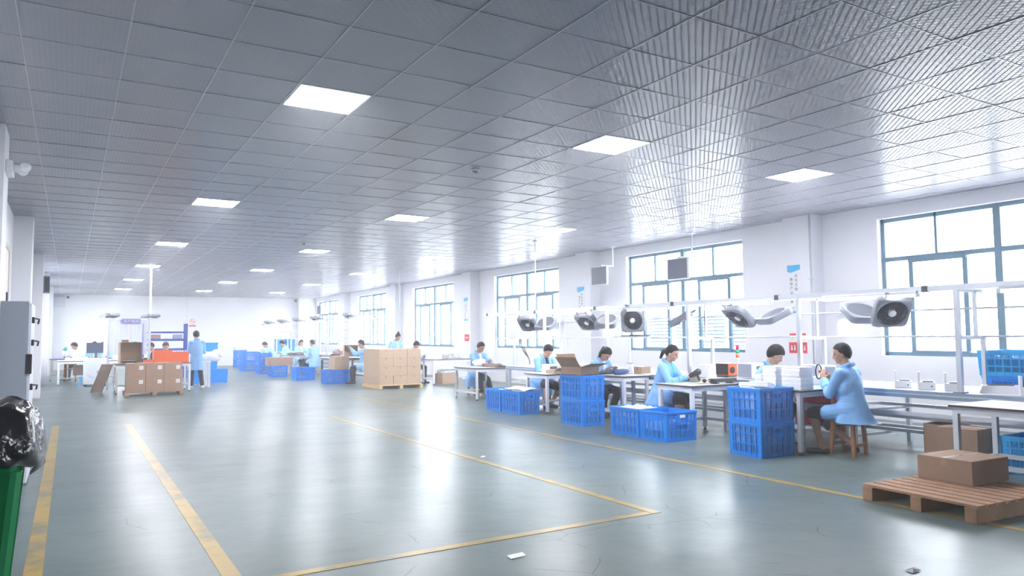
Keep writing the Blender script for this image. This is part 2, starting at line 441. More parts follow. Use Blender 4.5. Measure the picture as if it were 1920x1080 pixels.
# thin bright haze that fills the hall
hz_m = bpy.data.materials.new('hall_haze'); hz_m.use_nodes = True
t_ = hz_m.node_tree; t_.nodes.clear(); o_ = t_.nodes.new('ShaderNodeOutputMaterial'); v_ = t_.nodes.new('ShaderNodeVolumeScatter')
v_.inputs['Color'].default_value = (0.95, 0.96, 1, 1); v_.inputs['Density'].default_value = HAZE; v_.inputs['Anisotropy'].default_value = 0.35
t_.links.new(v_.outputs[0], o_.inputs['Volume'])
hz = MB().mat(hz_m).box((XL - 0.45, YN - 0.4, -0.2), (XR + 0.60, YB + 0.4, HC + 0.4)).build('haze')
tag(hz, 'thin bright haze that fills the whole hall, densest to the eye at the far end', 'haze', None, 'stuff')

# ceiling: one sheet of tiles, each hung a hair out of true, with its metal grid
nx0 = int((XL - GX) / TILE) - 1; nx1 = int((XR - GX) / TILE) + 1
ny0 = int((YN - GY) / TILE) - 1; ny1 = int((YB - GY) / TILE) + 1
panels = {(5 * i, 9 * j) for i in range(0, 3) for j in range(0, 6)}
cm = MB().mat(CEIL)
for i in range(nx0, nx1 + 1):
    for j in range(ny0, ny1 + 1):
        if (i, j) in panels: continue
        x0, y0 = GX + i * TILE, GY + j * TILE
        h = [random.uniform(-0.0022, 0.0022) for _ in range(4)]
        cm.add([(x0, y0, HC + h[0]), (x0, y0 + TILE, HC + h[1]), (x0 + TILE, y0 + TILE, HC + h[2]), (x0 + TILE, y0, HC + h[3])], [(0, 1, 2, 3)])
ceil = struct(cm.build('ceiling'), 'hung ceiling of square embossed grey tiles')
gm = MB().mat(pbr('ceiling_grid_enamel', (0.42, 0.43, 0.47), 0.3, 0.3))
for i in range(nx0, nx1 + 2):
    x = GX + i * TILE; gm.box((x - 0.005, YN, HC - 0.005), (x + 0.005, YB, HC + 0.01))
for j in range(ny0, ny1 + 2):
    y = GY + j * TILE; gm.box((XL, y - 0.0035, HC - 0.004), (XR, y + 0.0035, HC + 0.01))
struct(gm.build('ceiling_grid', ceil))
struct(MB().mat(WALL).box((XL - 0.25, YN - 0.25, HC + 0.10), (XR + 0.3, YB + 0.25, HC + 0.25)).build('roof_slab'))
# ceiling panel lamps
pl = None
rows = ['left-hand', 'middle', 'window-side']
ordn = ['first', 'second', 'third', 'fourth', 'fifth', 'sixth']
for i in range(3):
    for j in range(0, 6):
        lab = 'square white ceiling panel lamp, %s along the %s row of lamps' % (ordn[j], rows[i])
        loc = (GX + 5 * i * TILE, GY + 9 * j * TILE, HC)
        if pl is None:
            pl = thing('ceiling_panel_lamp', lab, 'ceiling lamp', loc, 0, 'square panel lamps in the hung ceiling')
            f = MB().mat(STEEL); T = TILE; e = 0.022
            f.box((0.008, 0.008, -0.008), (T - 0.008, e, 0.03)).box((0.008, T - e, -0.008), (T - 0.008, T - 0.008, 0.03)).box((0.008, e, -0.008), (e, T - e, 0.03)).box((T - e, e, -0.008), (T - 0.008, T - e, 0.03))
            f.build('lamp_frame', pl)
            MB().mat(PANELM).box((e, e, -0.004), (T - e, T - e, 0.02)).build('diffuser', pl)
        else:
            copy_tree(pl, lab, loc)

# ------------------------------------------------------------------ props: builders
MESHC = {}
def cached(key, fn):
    if key not in MESHC: MESHC[key] = fn()
    return MESHC[key]

def crate(label, loc, size, h, rz=0, mat=None, group='blue perforated plastic crates', plate='y'):
    mat = mat or CRATE; sx, sy = size
    t = thing('plastic_crate', label, 'crate', loc, rz, group)
    key = (round(sx, 3), round(sy, 3), round(h, 3), mat.name)
    def basket():
        m = MB().mat(mat); k = 0.965
        def wall(p, q, n):
            p, q = Vector(p), Vector(q); L = (q - p).length; d = (q - p) / L; c0 = Vector((0, 0, 0))
            N = max(3, round(L / 0.085)); w = L / N
            def vbar(s_, wd, th, z0, z1):
                ctr = p + d * s_
                u = d * (wd / 2); v = Vector((-d.y, d.x, 0)) * (th / 2)
                b0 = ctr * 1.0; f0 = k + (1 - k) * z0 / h; f1 = k + (1 - k) * z1 / h
                vs = []
                for z, f in ((z0, f0), (z1, f1)):
                    for su, sv in ((-1, -1), (1, -1), (1, 1), (-1, 1)):
                        r = ctr + u * su + v * sv; vs.append((r.x * f, r.y * f, z))
                m.add(vs, [(0, 3, 2, 1), (4, 5, 6, 7), (0, 1, 5, 4), (1, 2, 6, 5), (2, 3, 7, 6), (3, 0, 4, 7)])
            for i in range(N + 1): vbar(i * w, 0.011, 0.018, 0.0, h - 0.01)
            for i in range(N):
                for j in range(1, 5): vbar((i + j / 5) * w, w / 5 * 0.34, 0.005, 0.03, h - 0.03)
            for z0, z1 in ((0, 0.045), (h * 0.36, h * 0.36 + 0.014), (h * 0.66, h * 0.66 + 0.014), (h - 0.05, h)): vbar(L / 2, L, 0.010, z0, z1)
        x, y = sx / 2 - 0.012, sy / 2 - 0.012
        wall((-x, -y, 0), (x, -y, 0), 0); wall((x, -y, 0), (x, y, 0), 0); wall((x, y, 0), (-x, y, 0), 0); wall((-x, y, 0), (-x, -y, 0), 0)
        for a in (-1, 1):
            for b in (-1, 1):
                m.loft([[(a * x * f + a * p * 1.0, b * y * f + b * q, z) for p, q in ((0.005, 0.005), (-0.05, 0.005), (-0.05, -0.006), (0.005, -0.006))] for z, f in ((0, k), (h - 0.01, 1))])
                m.loft([[(a * x * f + a * p * 1.0, b * y * f + b * q, z) for p, q in ((0.0055, 0.0045), (-0.0055, 0.0045), (-0.0055, -0.05), (0.0055, -0.05))] for z, f in ((0, k), (h - 0.01, 1))])
        m.box((-x * k, -y * k, 0.004), (x * k, y * k, 0.014))
        return m.mesh('basket')
    def rim():
        m = MB().mat(mat); e = 0.02; x, y = sx / 2, sy / 2
        m.box((-x, -y, h - 0.028), (x, -y + e, h)).box((-x, y - e, h - 0.028), (x, y, h)).box((-x, -y + e, h - 0.028), (-x + e, y - e, h)).box((x - e, -y + e, h - 0.028), (x, y - e, h))
        return m.mesh('rim', bevel=0.004)
    def pl():
        m = MB().mat(mat); m.box((-0.075, -0.006, h * 0.56), (0.075, 0.006, h * 0.70)).box((-0.075, -0.006, h * 0.82), (0.075, 0.006, h - 0.03)).box((-0.075, -0.006, h * 0.70), (-0.05, 0.006, h * 0.82)).box((0.05, -0.006, h * 0.70), (0.075, 0.006, h * 0.82))
        return m.mesh('handle_plate', bevel=0.002)
    link('basket', cached(('b',) + key, basket), t)
    link('rim', cached(('r',) + key, rim), t)
    for s_ in (-1, 1):
        link('handle_plate', cached(('p',) + key, pl), t, (0, s_ * (sy / 2 - 0.010), 0) if plate == 'y' else (s_ * (sx / 2 - 0.010), 0, 0), 0 if plate == 'y' else pi / 2)
    return t

def lumps(name, label, loc, size, z0, z1, mat, rz=0, amp=0.03, seed=1, n=14, cat='loose parts'):
    rn = random.Random(seed); m = MB().mat(mat); sx, sy = size
    g = [[0] * (n + 1) for _ in range(n + 1)]
    for _ in range(int(n * n * 0.5)):
        cx, cy_, r, hh = rn.uniform(0, n), rn.uniform(0, n), rn.uniform(0.8, 2.2), rn.uniform(-0.5, 1)
        for i in range(n + 1):
            for j in range(n + 1):
                d = math.hypot(i - cx, j - cy_) / r
                if d < 1: g[i][j] = max(g[i][j], hh * (1 - d * d)) if hh > 0 else g[i][j] + hh * 0.3
    vs = [(-sx / 2 + sx * i / n, -sy / 2 + sy * j / n, z1 + amp * g[i][j]) for i in range(n + 1) for j in range(n + 1)]
    fs = [(i * (n + 1) + j, (i + 1) * (n + 1) + j, (i + 1) * (n + 1) + j + 1, i * (n + 1) + j + 1) for i in range(n) for j in range(n)]
    bd = [i * (n + 1) for i in range(n + 1)] + [n * (n + 1) + j for j in range(1, n + 1)] + [i * (n + 1) + n for i in range(n - 1, -1, -1)] + [j for j in range(n - 1, 0, -1)]
    o = len(vs); vs += [(vs[i][0] * 0.985, vs[i][1] * 0.985, z0) for i in bd]; q = len(bd)
    fs += [(bd[k], bd[(k + 1) % q], o + (k + 1) % q, o + k) for k in range(q)] + [tuple(range(o + q - 1, o - 1, -1))]
    m.add(vs, fs)
    return tag(m.build(name, None, True, 0, loc, rz), label, cat, None, 'stuff')

def carton(label, loc, size, rz=0, mat=None, group=None, lab=None, name='cardboard_carton', tape=True, cat='cardboard box'):
    mat = mat or CARD; sx, sy, sz = size
    t = thing(name, label, cat, loc, rz, group)
    key = ('c', round(sx, 3), round(sy, 3), round(sz, 3), mat.name)
    def body():
        m = MB().mat(mat); m.box((-sx / 2, -sy / 2, 0), (sx / 2, sy / 2, sz)); return m.mesh('box_body', bevel=0.005)
    link('box_body', cached(key, body), t)
    if tape:
        def tp():
            m = MB().mat(TAPE); e = 0.0012
            if sx >= sy: m.box((-sx / 2 - e, -0.025, sz), (sx / 2 + e, 0.025, sz + e)).box((-sx / 2 - e, -0.025, sz - 0.06), (-sx / 2, 0.025, sz)).box((sx / 2, -0.025, sz - 0.06), (sx / 2 + e, 0.025, sz))
            else: m.box((-0.025, -sy / 2 - e, sz), (0.025, sy / 2 + e, sz + e)).box((-0.025, -sy / 2 - e, sz - 0.06), (0.025, -sy / 2, sz)).box((-0.025, sy / 2, sz - 0.06), (0.025, sy / 2 + e, sz))
            return m.mesh('tape')
        link('tape', cached(('t',) + key, tp), t)
    if lab:
        x, z, w_, h_ = lab
        m = MB().mat(PAPER); m.box((x - w_ / 2, -sy / 2 - 0.0015, z - h_ / 2), (x + w_ / 2, -sy / 2 + 0.001, z + h_ / 2))
        m.mat(GREY)
        for k in range(3): m.box((x - w_ * 0.38, -sy / 2 - 0.0025, z - h_ * 0.3 + k * h_ * 0.22), (x + w_ * (0.38 - 0.2 * (k % 2)), -sy / 2 - 0.0016, z - h_ * 0.3 + k * h_ * 0.22 + h_ * 0.07))
        m.build('shipping_label', t)
    return t

def open_box(label, loc, size, rz=0, mat=None, flaps=(50, 50, 70, 60), name='open_cardboard_box', cat='cardboard box', tip=None):
    mat = mat or CARD; sx, sy, sz = size; w_ = 0.006
    t = thing(name, label, cat, loc, rz)
    if tip: t.rotation_euler = tip
    m = MB().mat(mat); x, y = sx / 2, sy / 2
    m.box((-x, -y, 0), (x, y, w_)).box((-x, -y, 0), (-x + w_, y, sz)).box((x - w_, -y, 0), (x, y, sz)).box((-x, -y, 0), (x, -y + w_, sz)).box((-x, y - w_, 0), (x, y, sz))
    m.build('box_body', t)
    for i, (px, py, dx, dy, L, hw) in enumerate(((0, -y, 0, -1, sy / 2, x), (0, y, 0, 1, sy / 2, x), (-x, 0, -1, 0, sx / 2, y), (x, 0, 1, 0, sx / 2, y))):
        if flaps[i] is None: continue
        a = RAD(flaps[i]); L = min(L, 0.22)
        mm = MB().mat(mat); o = Vector((px, py, sz)); d = Vector((dx * cos(a), dy * cos(a), sin(a))); u = Vector((dy, dx, 0)); nrm = d.cross(u).normalized() * 0.002
        vs = [o + u * hw + nrm, o - u * hw + nrm, o + d * L - u * hw + nrm, o + d * L + u * hw + nrm] + [o + u * hw - nrm, o - u * hw - nrm, o + d * L - u * hw - nrm, o + d * L + u * hw - nrm]
        mm.add(vs, [(0, 1, 2, 3), (7, 6, 5, 4), (0, 4, 5, 1), (1, 5, 6, 2), (2, 6, 7, 3), (3, 7, 4, 0)])
        mm.build('flap', t)
    return t

def table(label, x0, x1, y0, y1, h=0.735, top=None, frame=None, legs=None, shelf=True, leg=0.05, feet=False, name='work_table'):
    top = top or TABLETOP; frame = frame or STEEL
    cx, cy_ = (x0 + x1) / 2, (y0 + y1) / 2; X_, Y_ = (x1 - x0) / 2, (y1 - y0) / 2
    t = thing(name, label, 'table', (cx, cy_, 0))
    MB().mat(top).box((-X_, -Y_, h - 0.004), (X_, Y_, h)).mat(EDGE).box((-X_ - 0.003, -Y_ - 0.003, h - 0.022), (X_ + 0.003, Y_ + 0.003, h - 0.004)).build('tabletop', t)
    a = 0.02; m = MB().mat(frame)
    m.box((-X_ + a, -Y_ + a, h - 0.082), (X_ - a, -Y_ + a + leg, h - 0.022)).box((-X_ + a, Y_ - a - leg, h - 0.082), (X_ - a, Y_ - a, h - 0.022)).box((-X_ + a, -Y_ + a + leg, h - 0.082), (-X_ + a + leg, Y_ - a - leg, h - 0.022)).box((X_ - a - leg, -Y_ + a + leg, h - 0.082), (X_ - a, Y_ - a - leg, h - 0.022))
    m.build('apron_frame', t)
    for sx in (-1, 1):
        for sy in (-1, 1):
            lx, ly = sx * (X_ - a - leg / 2), sy * (Y_ - a - leg / 2)
            l = MB().mat(frame).box((lx - leg / 2, ly - leg / 2, 0.035), (lx + leg / 2, ly + leg / 2, h - 0.08)).build('leg', t, bevel=0.004)
            MB().mat(DARK).cyl((lx, ly), 0.012, 0.0, 0.04, 8).cyl((lx, ly), 0.024, 0.0, 0.012, 10).build('levelling_foot', l)
    if shelf:
        m = MB().mat(frame); zz = 0.14
        m.box((-X_ + a + 0.005, Y_ - a - leg + 0.005, zz), (X_ - a - 0.005, Y_ - a - 0.005, zz + 0.04))
        for sx in (-1, 1): m.box((sx * (X_ - a - leg / 2) - 0.02, -Y_ + a + 0.01, zz), (sx * (X_ - a - leg / 2) + 0.02, Y_ - a - 0.01, zz + 0.04))
        m.build('stretcher', t)
    return t

def pallet(label, loc, sx, sy, h, rz=0, mat=None, n=9, along='y'):
    mat = mat or WOOD; t = thing('wooden_pallet', label, 'pallet', loc, rz); st = 0.022
    L, W = (sy, sx) if along == 'y' else (sx, sy)
    for i in range(n):
        w_ = W / n; c = -W / 2 + w_ * (i + 0.5); g = w_ * 0.36
        b = ((c - g, -L / 2, h - st), (c + g, L / 2, h)) if along == 'y' else ((-L / 2, c - g, h - st), (L / 2, c + g, h))
        MB().mat(mat).box(*b).build('deck_board', t, bevel=0.003)
    for i in range(3):
        c = -L / 2 + 0.05 + (L - 0.1) * i / 2
        b = ((-W / 2, c - 0.045, 0.0), (W / 2, c + 0.045, h - st)) if along == 'y' else ((c - 0.045, -W / 2, 0), (c + 0.045, W / 2, h - st))
        MB().mat(mat).box(*b).build('stringer', t, bevel=0.003)
    return t

def stool(label, loc, rz=0, h=0.41, s=0.30):
    t = thing('wooden_stool', label, 'stool', loc, rz)
    MB().mat(STOOLWOOD).box((-s / 2, -s / 2, h - 0.028), (s / 2, s / 2, h)).build('seat', t, bevel=0.006)
    m = MB().mat(STOOLWOOD); e = s / 2 - 0.04
    for a in (-1, 1): m.box((-e, a * e - 0.01, h - 0.075), (e, a * e + 0.01, h - 0.028)).box((a * e - 0.01, -e, h - 0.075), (a * e + 0.01, e, h - 0.028))
    m.build('apron', t)
    for a in (-1, 1):
        for b in (-1, 1):
            MB().mat(STOOLWOOD).loft([[(a * q + dx * 0.02, b * q + dy * 0.02, z) for dx, dy in ((-1, -1), (1, -1), (1, 1), (-1, 1))] for q, z in ((s / 2 - 0.015, 0), (s / 2 - 0.035, h - 0.028))]).build('leg', t, bevel=0.003)
    for a in (-1, 1):
        MB().mat(STOOLWOOD).box((-s / 2 + 0.03, a * (s / 2 - 0.022) - 0.01, 0.10), (s / 2 - 0.03, a * (s / 2 - 0.022) + 0.01, 0.135)).build('stretcher', t)
    return t

def box_fan(label, loc, rot, size=0.40, group='box fans hung under the rack', proto=[None]):
    if proto[0]:
        c = copy_tree(proto[0], label, loc); c.rotation_euler = rot; return c
    t = thing('hanging_box_fan', label, 'fan', loc, 0, group); t.rotation_euler = rot; proto[0] = t
    s = size / 2; r = s * 0.86; n = 32; D = 0.045
    def sq(k, q):  # rounded square
        a = 2 * pi * k / n; c, d = cos(a), sin(a); p = 9.0
        f = (abs(c) ** p + abs(d) ** p) ** (-1 / p); return (q * c * f, q * d * f)
    m = MB().mat(FANGREY)
    rings = [[(*sq(k, s), -D) for k in range(n)], [(*sq(k, s), D * 0.7) for k in range(n)], [(*sq(k, s * 0.96), D) for k in range(n)], [(r * cos(2 * pi * k / n), r * sin(2 * pi * k / n), D) for k in range(n)], [(r * cos(2 * pi * k / n), r * sin(2 * pi * k / n), -D) for k in range(n)], [(*sq(k, s), -D) for k in range(n)]]
    m.loft(rings, caps=False); m.build('housing', t, True)
    g = MB().mat(DARK)
    for q in (0.25, 0.4, 0.55, 0.7, 0.85, 0.98):
        g.tube([(r * q * cos(2 * pi * k / 24), r * q * sin(2 * pi * k / 24), D * 0.8) for k in range(25)], 0.004, 5)
    for k in range(12): g.bar((r * 0.2 * cos(k * pi / 6), r * 0.2 * sin(k * pi / 6), D * 0.85), (r * cos(k * pi / 6), r * sin(k * pi / 6), D * 0.8), 0.006)
    g.build('grille', t)
    for k in range(5):
        b = MB().mat(DARKBLUE); a0 = 2 * pi * k / 5
        b.loft([[(q * cos(a0 + da), q * sin(a0 + da), z + dz) for da, z in ((-w_, -0.025), (w_, 0.02)) for dz in (0,)] + [(q * cos(a0 + da), q * sin(a0 + da), z - 0.004) for da, z in ((w_, 0.02), (-w_, -0.025))] for q, w_ in ((0.03, 0.4), (r * 0.6, 0.52), (r * 0.92, 0.42))])
        b.build('blade', t)
    MB().mat(WHITEP).cyl((0, 0), 0.045, -0.03, D * 0.95, 16).build('hub', t, True)
    MB().mat(DARK).cyl((0, 0), r * 0.99, -D, -D + 0.01, 24).build('rear_plate', t)
    b = MB().mat(GREY)
    for a in (-1, 1): b.bar((a * s * 0.5, s, 0), (a * s * 0.5, s + 0.07, 0), 0.02).tube([(a * s * 0.5 - 0.02, s + 0.06, 0), (a * s * 0.5 + 0.02, s + 0.06, 0)], 0.014, 8)
    b.bar((-s * 0.5, s + 0.05, 0), (s * 0.5, s + 0.05, 0), 0.015)
    b.build('hanger_bracket', t)
    return t

def tube_light(label, loc, L=1.2, proto={}):
    if L in proto: return copy_tree(proto[L], label, loc)
    t = thing('fluorescent_tube_light', label, 'tube light', loc, 0, 'fluorescent tubes under the rack beams'); proto[L] = t
    MB().mat(WHITEP).box((-0.025, -L / 2, 0.015), (0.025, L / 2, 0.05)).build('housing', t, bevel=0.004)
    MB().mat(TUBEM).tube([(0, -L / 2 + 0.02, 0), (0, L / 2 - 0.02, 0)], 0.018, 10).build('tube', t, True)
    for a in (-1, 1): MB().mat(WHITEP).box((-0.02, a * L / 2 - 0.015, -0.02), (0.02, a * L / 2 + 0.015, 0.02)).build('end_cap', t)
    return t

def jig(label, loc, rz=0, proto=[None], group='small white test stands along the bench'):
    if proto[0]: return copy_tree(proto[0], label, loc, rz)
    t = thing('white_test_stand', label, 'test stand', loc, rz, group); proto[0] = t
    MB().mat(WHITEP).box((-0.09, -0.06, 0), (0.09, 0.06, 0.085)).build('base_block', t, bevel=0.006)
    MB().mat(WHITEP).box((-0.09, -0.05, 0.085), (-0.065, 0.05, 0.20)).build('upright', t, bevel=0.004)
    MB().mat(GREY).box((-0.04, -0.045, 0.085), (0.07, 0.045, 0.10)).build('cradle', t, bevel=0.003)
    MB().mat(DARK).cyl((0.05, -0.062), 0.008, 0.03, 0.045, 8).build('button', t)
    return t

# ------------------------------------------------------------------ people
def remeshed(m, name, parent, voxel, mats, smooth=2, mark=None):
    me = bpy.data.meshes.new(name + '_raw'); me.from_pydata([tuple(v) for v in m.v], [], m.f); me.update()
    bm = bmesh.new(); bm.from_mesh(me); bmesh.ops.recalc_face_normals(bm, faces=bm.faces); bm.to_mesh(me); bm.free()
    o = bpy.data.objects.new('raw', me); COL.objects.link(o)
    r = o.modifiers.new('r', 'REMESH'); r.mode = 'VOXEL'; r.voxel_size = voxel; r.use_smooth_shade = True
    q = o.modifiers.new('s', 'SMOOTH'); q.factor = 0.5; q.iterations = smooth
    dg = bpy.context.evaluated_depsgraph_get()
    out = bpy.data.meshes.new_from_object(o.evaluated_get(dg), depsgraph=dg)
    out.name = name; bpy.data.objects.remove(o); bpy.data.meshes.remove(me)
    out.materials.clear()
    for k in mats: out.materials.append(k)
    out.polygons.foreach_set('use_smooth', [True] * len(out.polygons))
    if mark:
        for p in out.polygons:
            k = mark(p.center)
            if k: p.material_index = k
    return link(name, out, parent)

def ik(a, b, l1, l2, pole):
    a, b, pole = Vector(a), Vector(b), Vector(pole); d = b - a; L = min(d.length, (l1 + l2) * 0.998); d.normalize()
    b = a + d * L; c = (l1 * l1 + L * L - l2 * l2) / (2 * L); h = math.sqrt(max(0, l1 * l1 - c * c))
    p = pole - d * pole.dot(d); p.normalize()
    return a + d * c + p * h, b

def person(label, loc, yaw, seat=0.42, lean=8, head_pitch=25, head_yaw=0, head_roll=0, hands=((-0.16, 0.36, 0.80), (0.16, 0.36, 0.80)), feet=None,
           s=1.0, legs='long', trouser=None, shirt=None, coat=None, skin=None, hair='short', shoe=None, voxel=0.006, twist=0, hem=None, palm=((0, 0, -1), (0, 0, -1)), curl=40, sleeves='long', cat='person', elbow=0.5, hand_dir=(None, None)):
    # local frame: facing +Y, right hand at +X, feet on z = 0; the Empty carries place and heading
    skin = skin or SKIN; coat = coat or COAT; trouser = trouser or NAVY; shirt = shirt or TEEW; shoe = shoe or SHOE
    t = thing('person', label, cat, loc, yaw, 'people at work in the hall')
    near = voxel < 0.009
    Lr = Matrix.Rotation(RAD(-lean), 3, 'X') @ Matrix.Rotation(RAD(twist), 3, 'Z')
    Lt = Lr
    pz = (seat + 0.085 * s) if seat else 0.86 * s
    P = Vector((0, 0, pz))
    T = lambda x, y, z: P + Lr @ Vector((x * s, y * s, z * s))
    sh = {-1: T(-0.168, -0.005, 0.435), 1: T(0.168, -0.005, 0.435)}
    nb = T(0, -0.01, 0.47); nt_ = T(0, 0.02, 0.545)
    HR = Matrix.Rotation(RAD(-lean * 0.5), 3, 'X') @ Matrix.Rotation(RAD(head_yaw), 3, 'Z') @ Matrix.Rotation(RAD(-head_pitch), 3, 'X') @ Matrix.Rotation(RAD(head_roll), 3, 'Y')
    piv = nt_ + Vector((0, 0, 0.015 * s))
    Hd = lambda x, y, z: piv + HR @ (Vector((x, y, z)) * s)
    hc = (0, 0.02, 0.085)
    # ---- body
    b = MB()
    b.ell(P + Vector((0, -0.01, 0.02 * s)), (0.155 * s, 0.115 * s, 0.12 * s), Lr)
    b.capsule(T(0, 0, 0.05), T(0, 0.0, 0.30), 0.115 * s, 0.115 * s)
    b.ell(T(0, 0.0, 0.30), (0.155 * s, 0.105 * s, 0.18 * s), Lr)
    b.capsule(T(-0.15, -0.01, 0.43), T(0.15, -0.01, 0.43), 0.055 * s, 0.055 * s)
    b.capsule(T(0, -0.01, 0.44), Hd(0, 0.0, 0.03), 0.06 * s, 0.052 * s)
    b.ell(Hd(0, 0.008, 0.118), (0.073 * s, 0.094 * s, 0.098 * s), HR, 20, 14)       # cranium
    b.ell(Hd(0, 0.036, 0.055), (0.056 * s, 0.062 * s, 0.074 * s), HR, 18, 12)       # face and jaw
    b.ell(Hd(0, 0.070, 0.008), (0.026 * s, 0.022 * s, 0.020 * s), HR)               # chin
    b.ell(Hd(0.028, 0.070, 0.066), (0.024 * s, 0.022 * s, 0.024 * s), HR)           # cheeks
    b.ell(Hd(-0.028, 0.070, 0.066), (0.024 * s, 0.022 * s, 0.024 * s), HR)
    if near:
        b.capsule(Hd(0, 0.098, 0.096), Hd(0, 0.108, 0.062), 0.008 * s, 0.0135 * s, 10)   # nose
        b.capsule(Hd(-0.036, 0.088, 0.112), Hd(0.036, 0.088, 0.112), 0.011 * s, 0.011 * s)  # brow ridge
        b.capsule(Hd(-0.016, 0.092, 0.034), Hd(0.016, 0.092, 0.034), 0.009 * s, 0.009 * s)  # lips
    else:
        b.capsule(Hd(0, 0.098, 0.096), Hd(0, 0.110, 0.062), 0.010 * s, 0.016 * s, 8)
    for a in (-1, 1): b.ell(Hd(a * 0.076, 0.004, 0.078), (0.010 * s, 0.017 * s, 0.027 * s), HR)
    el, wr = {}, {}
    for k, a in enumerate((-1, 1)):
        h = Vector(hands[k]); pole = Vector((a * elbow, -0.35, -0.8))
        e, w_ = ik(sh[a], h, 0.275 * s, 0.245 * s, pole); el[a], wr[a] = e, w_
        b.capsule(sh[a], e, 0.048 * s, 0.038 * s); b.capsule(e, w_, 0.038 * s, 0.025 * s)
        d = (Vector(hand_dir[k]).normalized() if hand_dir[k] else (w_ - e).normalized()); n_ = Vector(palm[k]); n_ = (n_ - d * n_.dot(d)).normalized(); side = d.cross(n_)
        side = side if side.dot(Vector((-a, 0, 0))) >= 0 or True else -side
        pm = Matrix((side, d, n_)).transposed()
        c = w_ + d * 0.048 * s
        b.ell(c, (0.040 * s, 0.052 * s, 0.016 * s), pm, 14, 10)
        b.capsule(w_ - d * 0.02, w_ + d * 0.03 * s, 0.024 * s, 0.024 * s)
        for f in range(4):
            o = w_ + d * ((0.082, 0.090, 0.087, 0.076)[f] * s) + side * ((-0.031, -0.0105, 0.0105, 0.031)[f] * s)
            ln = (0.066, 0.076, 0.070, 0.054)[f] * s; ang = 0; pnt = o - d * 0.02 * s
            if near:
                for sg, fr in ((0.42, 0.35), (0.32, 1.0), (0.26, 1.4)):
                    ang = RAD(curl + 4 * f) * fr; q = pnt + (d * cos(ang) + n_ * sin(ang)) * (ln * sg + (0.02 * s if sg == 0.42 else 0))
                    b.capsule(pnt, q, 0.0082 * s, 0.0076 * s, 8); pnt = q
            else:
                b.capsule(pnt, pnt + (d * cos(RAD(curl)) + n_ * sin(RAD(curl))) * (ln + 0.01), 0.009 * s, 0.008 * s, 8)
        ts = -1 if (side.dot(Vector((-a, 0, 0.2))) < 0) else 1   # thumb towards the body's middle
        th = w_ + d * 0.02 * s + side * (ts * 0.028 * s)
        t1 = th + (d * 0.55 + side * ts * 0.75 + n_ * 0.35).normalized() * 0.042 * s
        t2 = t1 + (d * 0.9 + side * ts * 0.1 + n_ * 0.45).normalized() * 0.030 * s
        b.capsule(th, t1, 0.012 * s, 0.0095 * s, 8); b.capsule(t1, t2, 0.0095 * s, 0.008 * s, 8)
    hip = {a: P + Vector((a * 0.085 * s, 0, 0)) for a in (-1, 1)}
    if feet is None: feet = ((-0.12, 0.40, 0), (0.12, 0.40, 0)) if seat else ((-0.10, 0.02, 0), (0.10, 0.02, 0))
    kn, an = {}, {}
    for k, a in enumerate((-1, 1)):
        f = Vector((feet[k][0], feet[k][1], feet[k][2] + 0.085 * s))
        e, w_ = ik(hip[a], f, 0.40 * s, 0.385 * s, (a * 0.15, 0.8, 0.6) if seat else (0, 1, 0)); kn[a], an[a] = e, w_
        b.capsule(hip[a], e, 0.082 * s, 0.056 * s); b.capsule(e, w_, 0.054 * s, 0.036 * s); b.ell(e + (w_ - e) * 0.28 + Vector((0, -0.012, 0)), (0.05 * s, 0.052 * s, 0.10 * s))
        yaw_f = feet[k][3] if len(feet[k]) > 3 else a * -8
        fd = Matrix.Rotation(RAD(yaw_f), 3, 'Z') @ Vector((0, 1, 0)); drop = w_.z - 0.085 * s
        b.capsule(w_ + Vector((0, 0, -0.045 * s)) - fd * 0.04 * s, w_ + fd * 0.13 * s + Vector((0, 0, -0.055 * s)), 0.034 * s, 0.026 * s)
        an[a] = (w_, fd)
    HRi = HR.transposed()
    def mark(c):
        q = HRi @ (Vector(c) - piv) / s
        if q.y > 0.05 and abs(q.x) < 0.06 and -0.02 < q.z < 0.16:
            if abs(q.z - 0.034) < 0.0085 and abs(q.x) < 0.021: return 1
            if abs(q.z - 0.091) < 0.0058 and 0.014 < abs(q.x) < 0.042: return 2
            if abs(q.z - 0.113) < 0.0045 and 0.012 < abs(q.x) < 0.046: return 2
        return 0
    remeshed(b, 'body', t, voxel, [skin, LIP, EYEM], 2, mark)
    # ---- hair
    hm = MB().mat(HAIR); rn = random.Random(sum(map(ord, label))); n, m_ = 36, 24; rings = []
    for i in range(1, m_):
        ph = -pi / 2 + pi * i / m_; ring = []
        for j in range(n):
            th = 2 * pi * j / n; d = Vector((cos(ph) * cos(th), cos(ph) * sin(th), sin(ph)))
            front = d.y / max(1e-4, math.hypot(d.x, d.y))
            pts_ = ((-1, -0.82), (-0.35, -0.62), (0.05, -0.22), (0.30, -0.02), (0.55, 0.38), (1, 0.46))
            if hair == 'fringe': pts_ = ((-1, -0.86), (-0.35, -0.66), (0.05, -0.26), (0.30, -0.08), (0.55, 0.14), (1, 0.22))
            for (f0, l0), (f1, l1) in zip(pts_, pts_[1:]):
                if f0 <= front <= f1 + 1e-6: line = l0 + (l1 - l0) * (front - f0) / (f1 - f0)
            kx = 1.13 if d.z > line else max(0.80, 1.13 - (line - d.z) * 4)
            kx += rn.uniform(-0.012, 0.014) if d.z > line else 0
            if hair in ('short', 'fringe') and d.z > line: kx += 0.07 + 0.05 * max(0, d.z)
            ring.append(Hd(d.x * 0.073 * kx, 0.004 + d.y * 0.095 * kx, 0.116 + d.z * 0.099 * kx))
        rings.append(ring)
    hm.loft(rings)
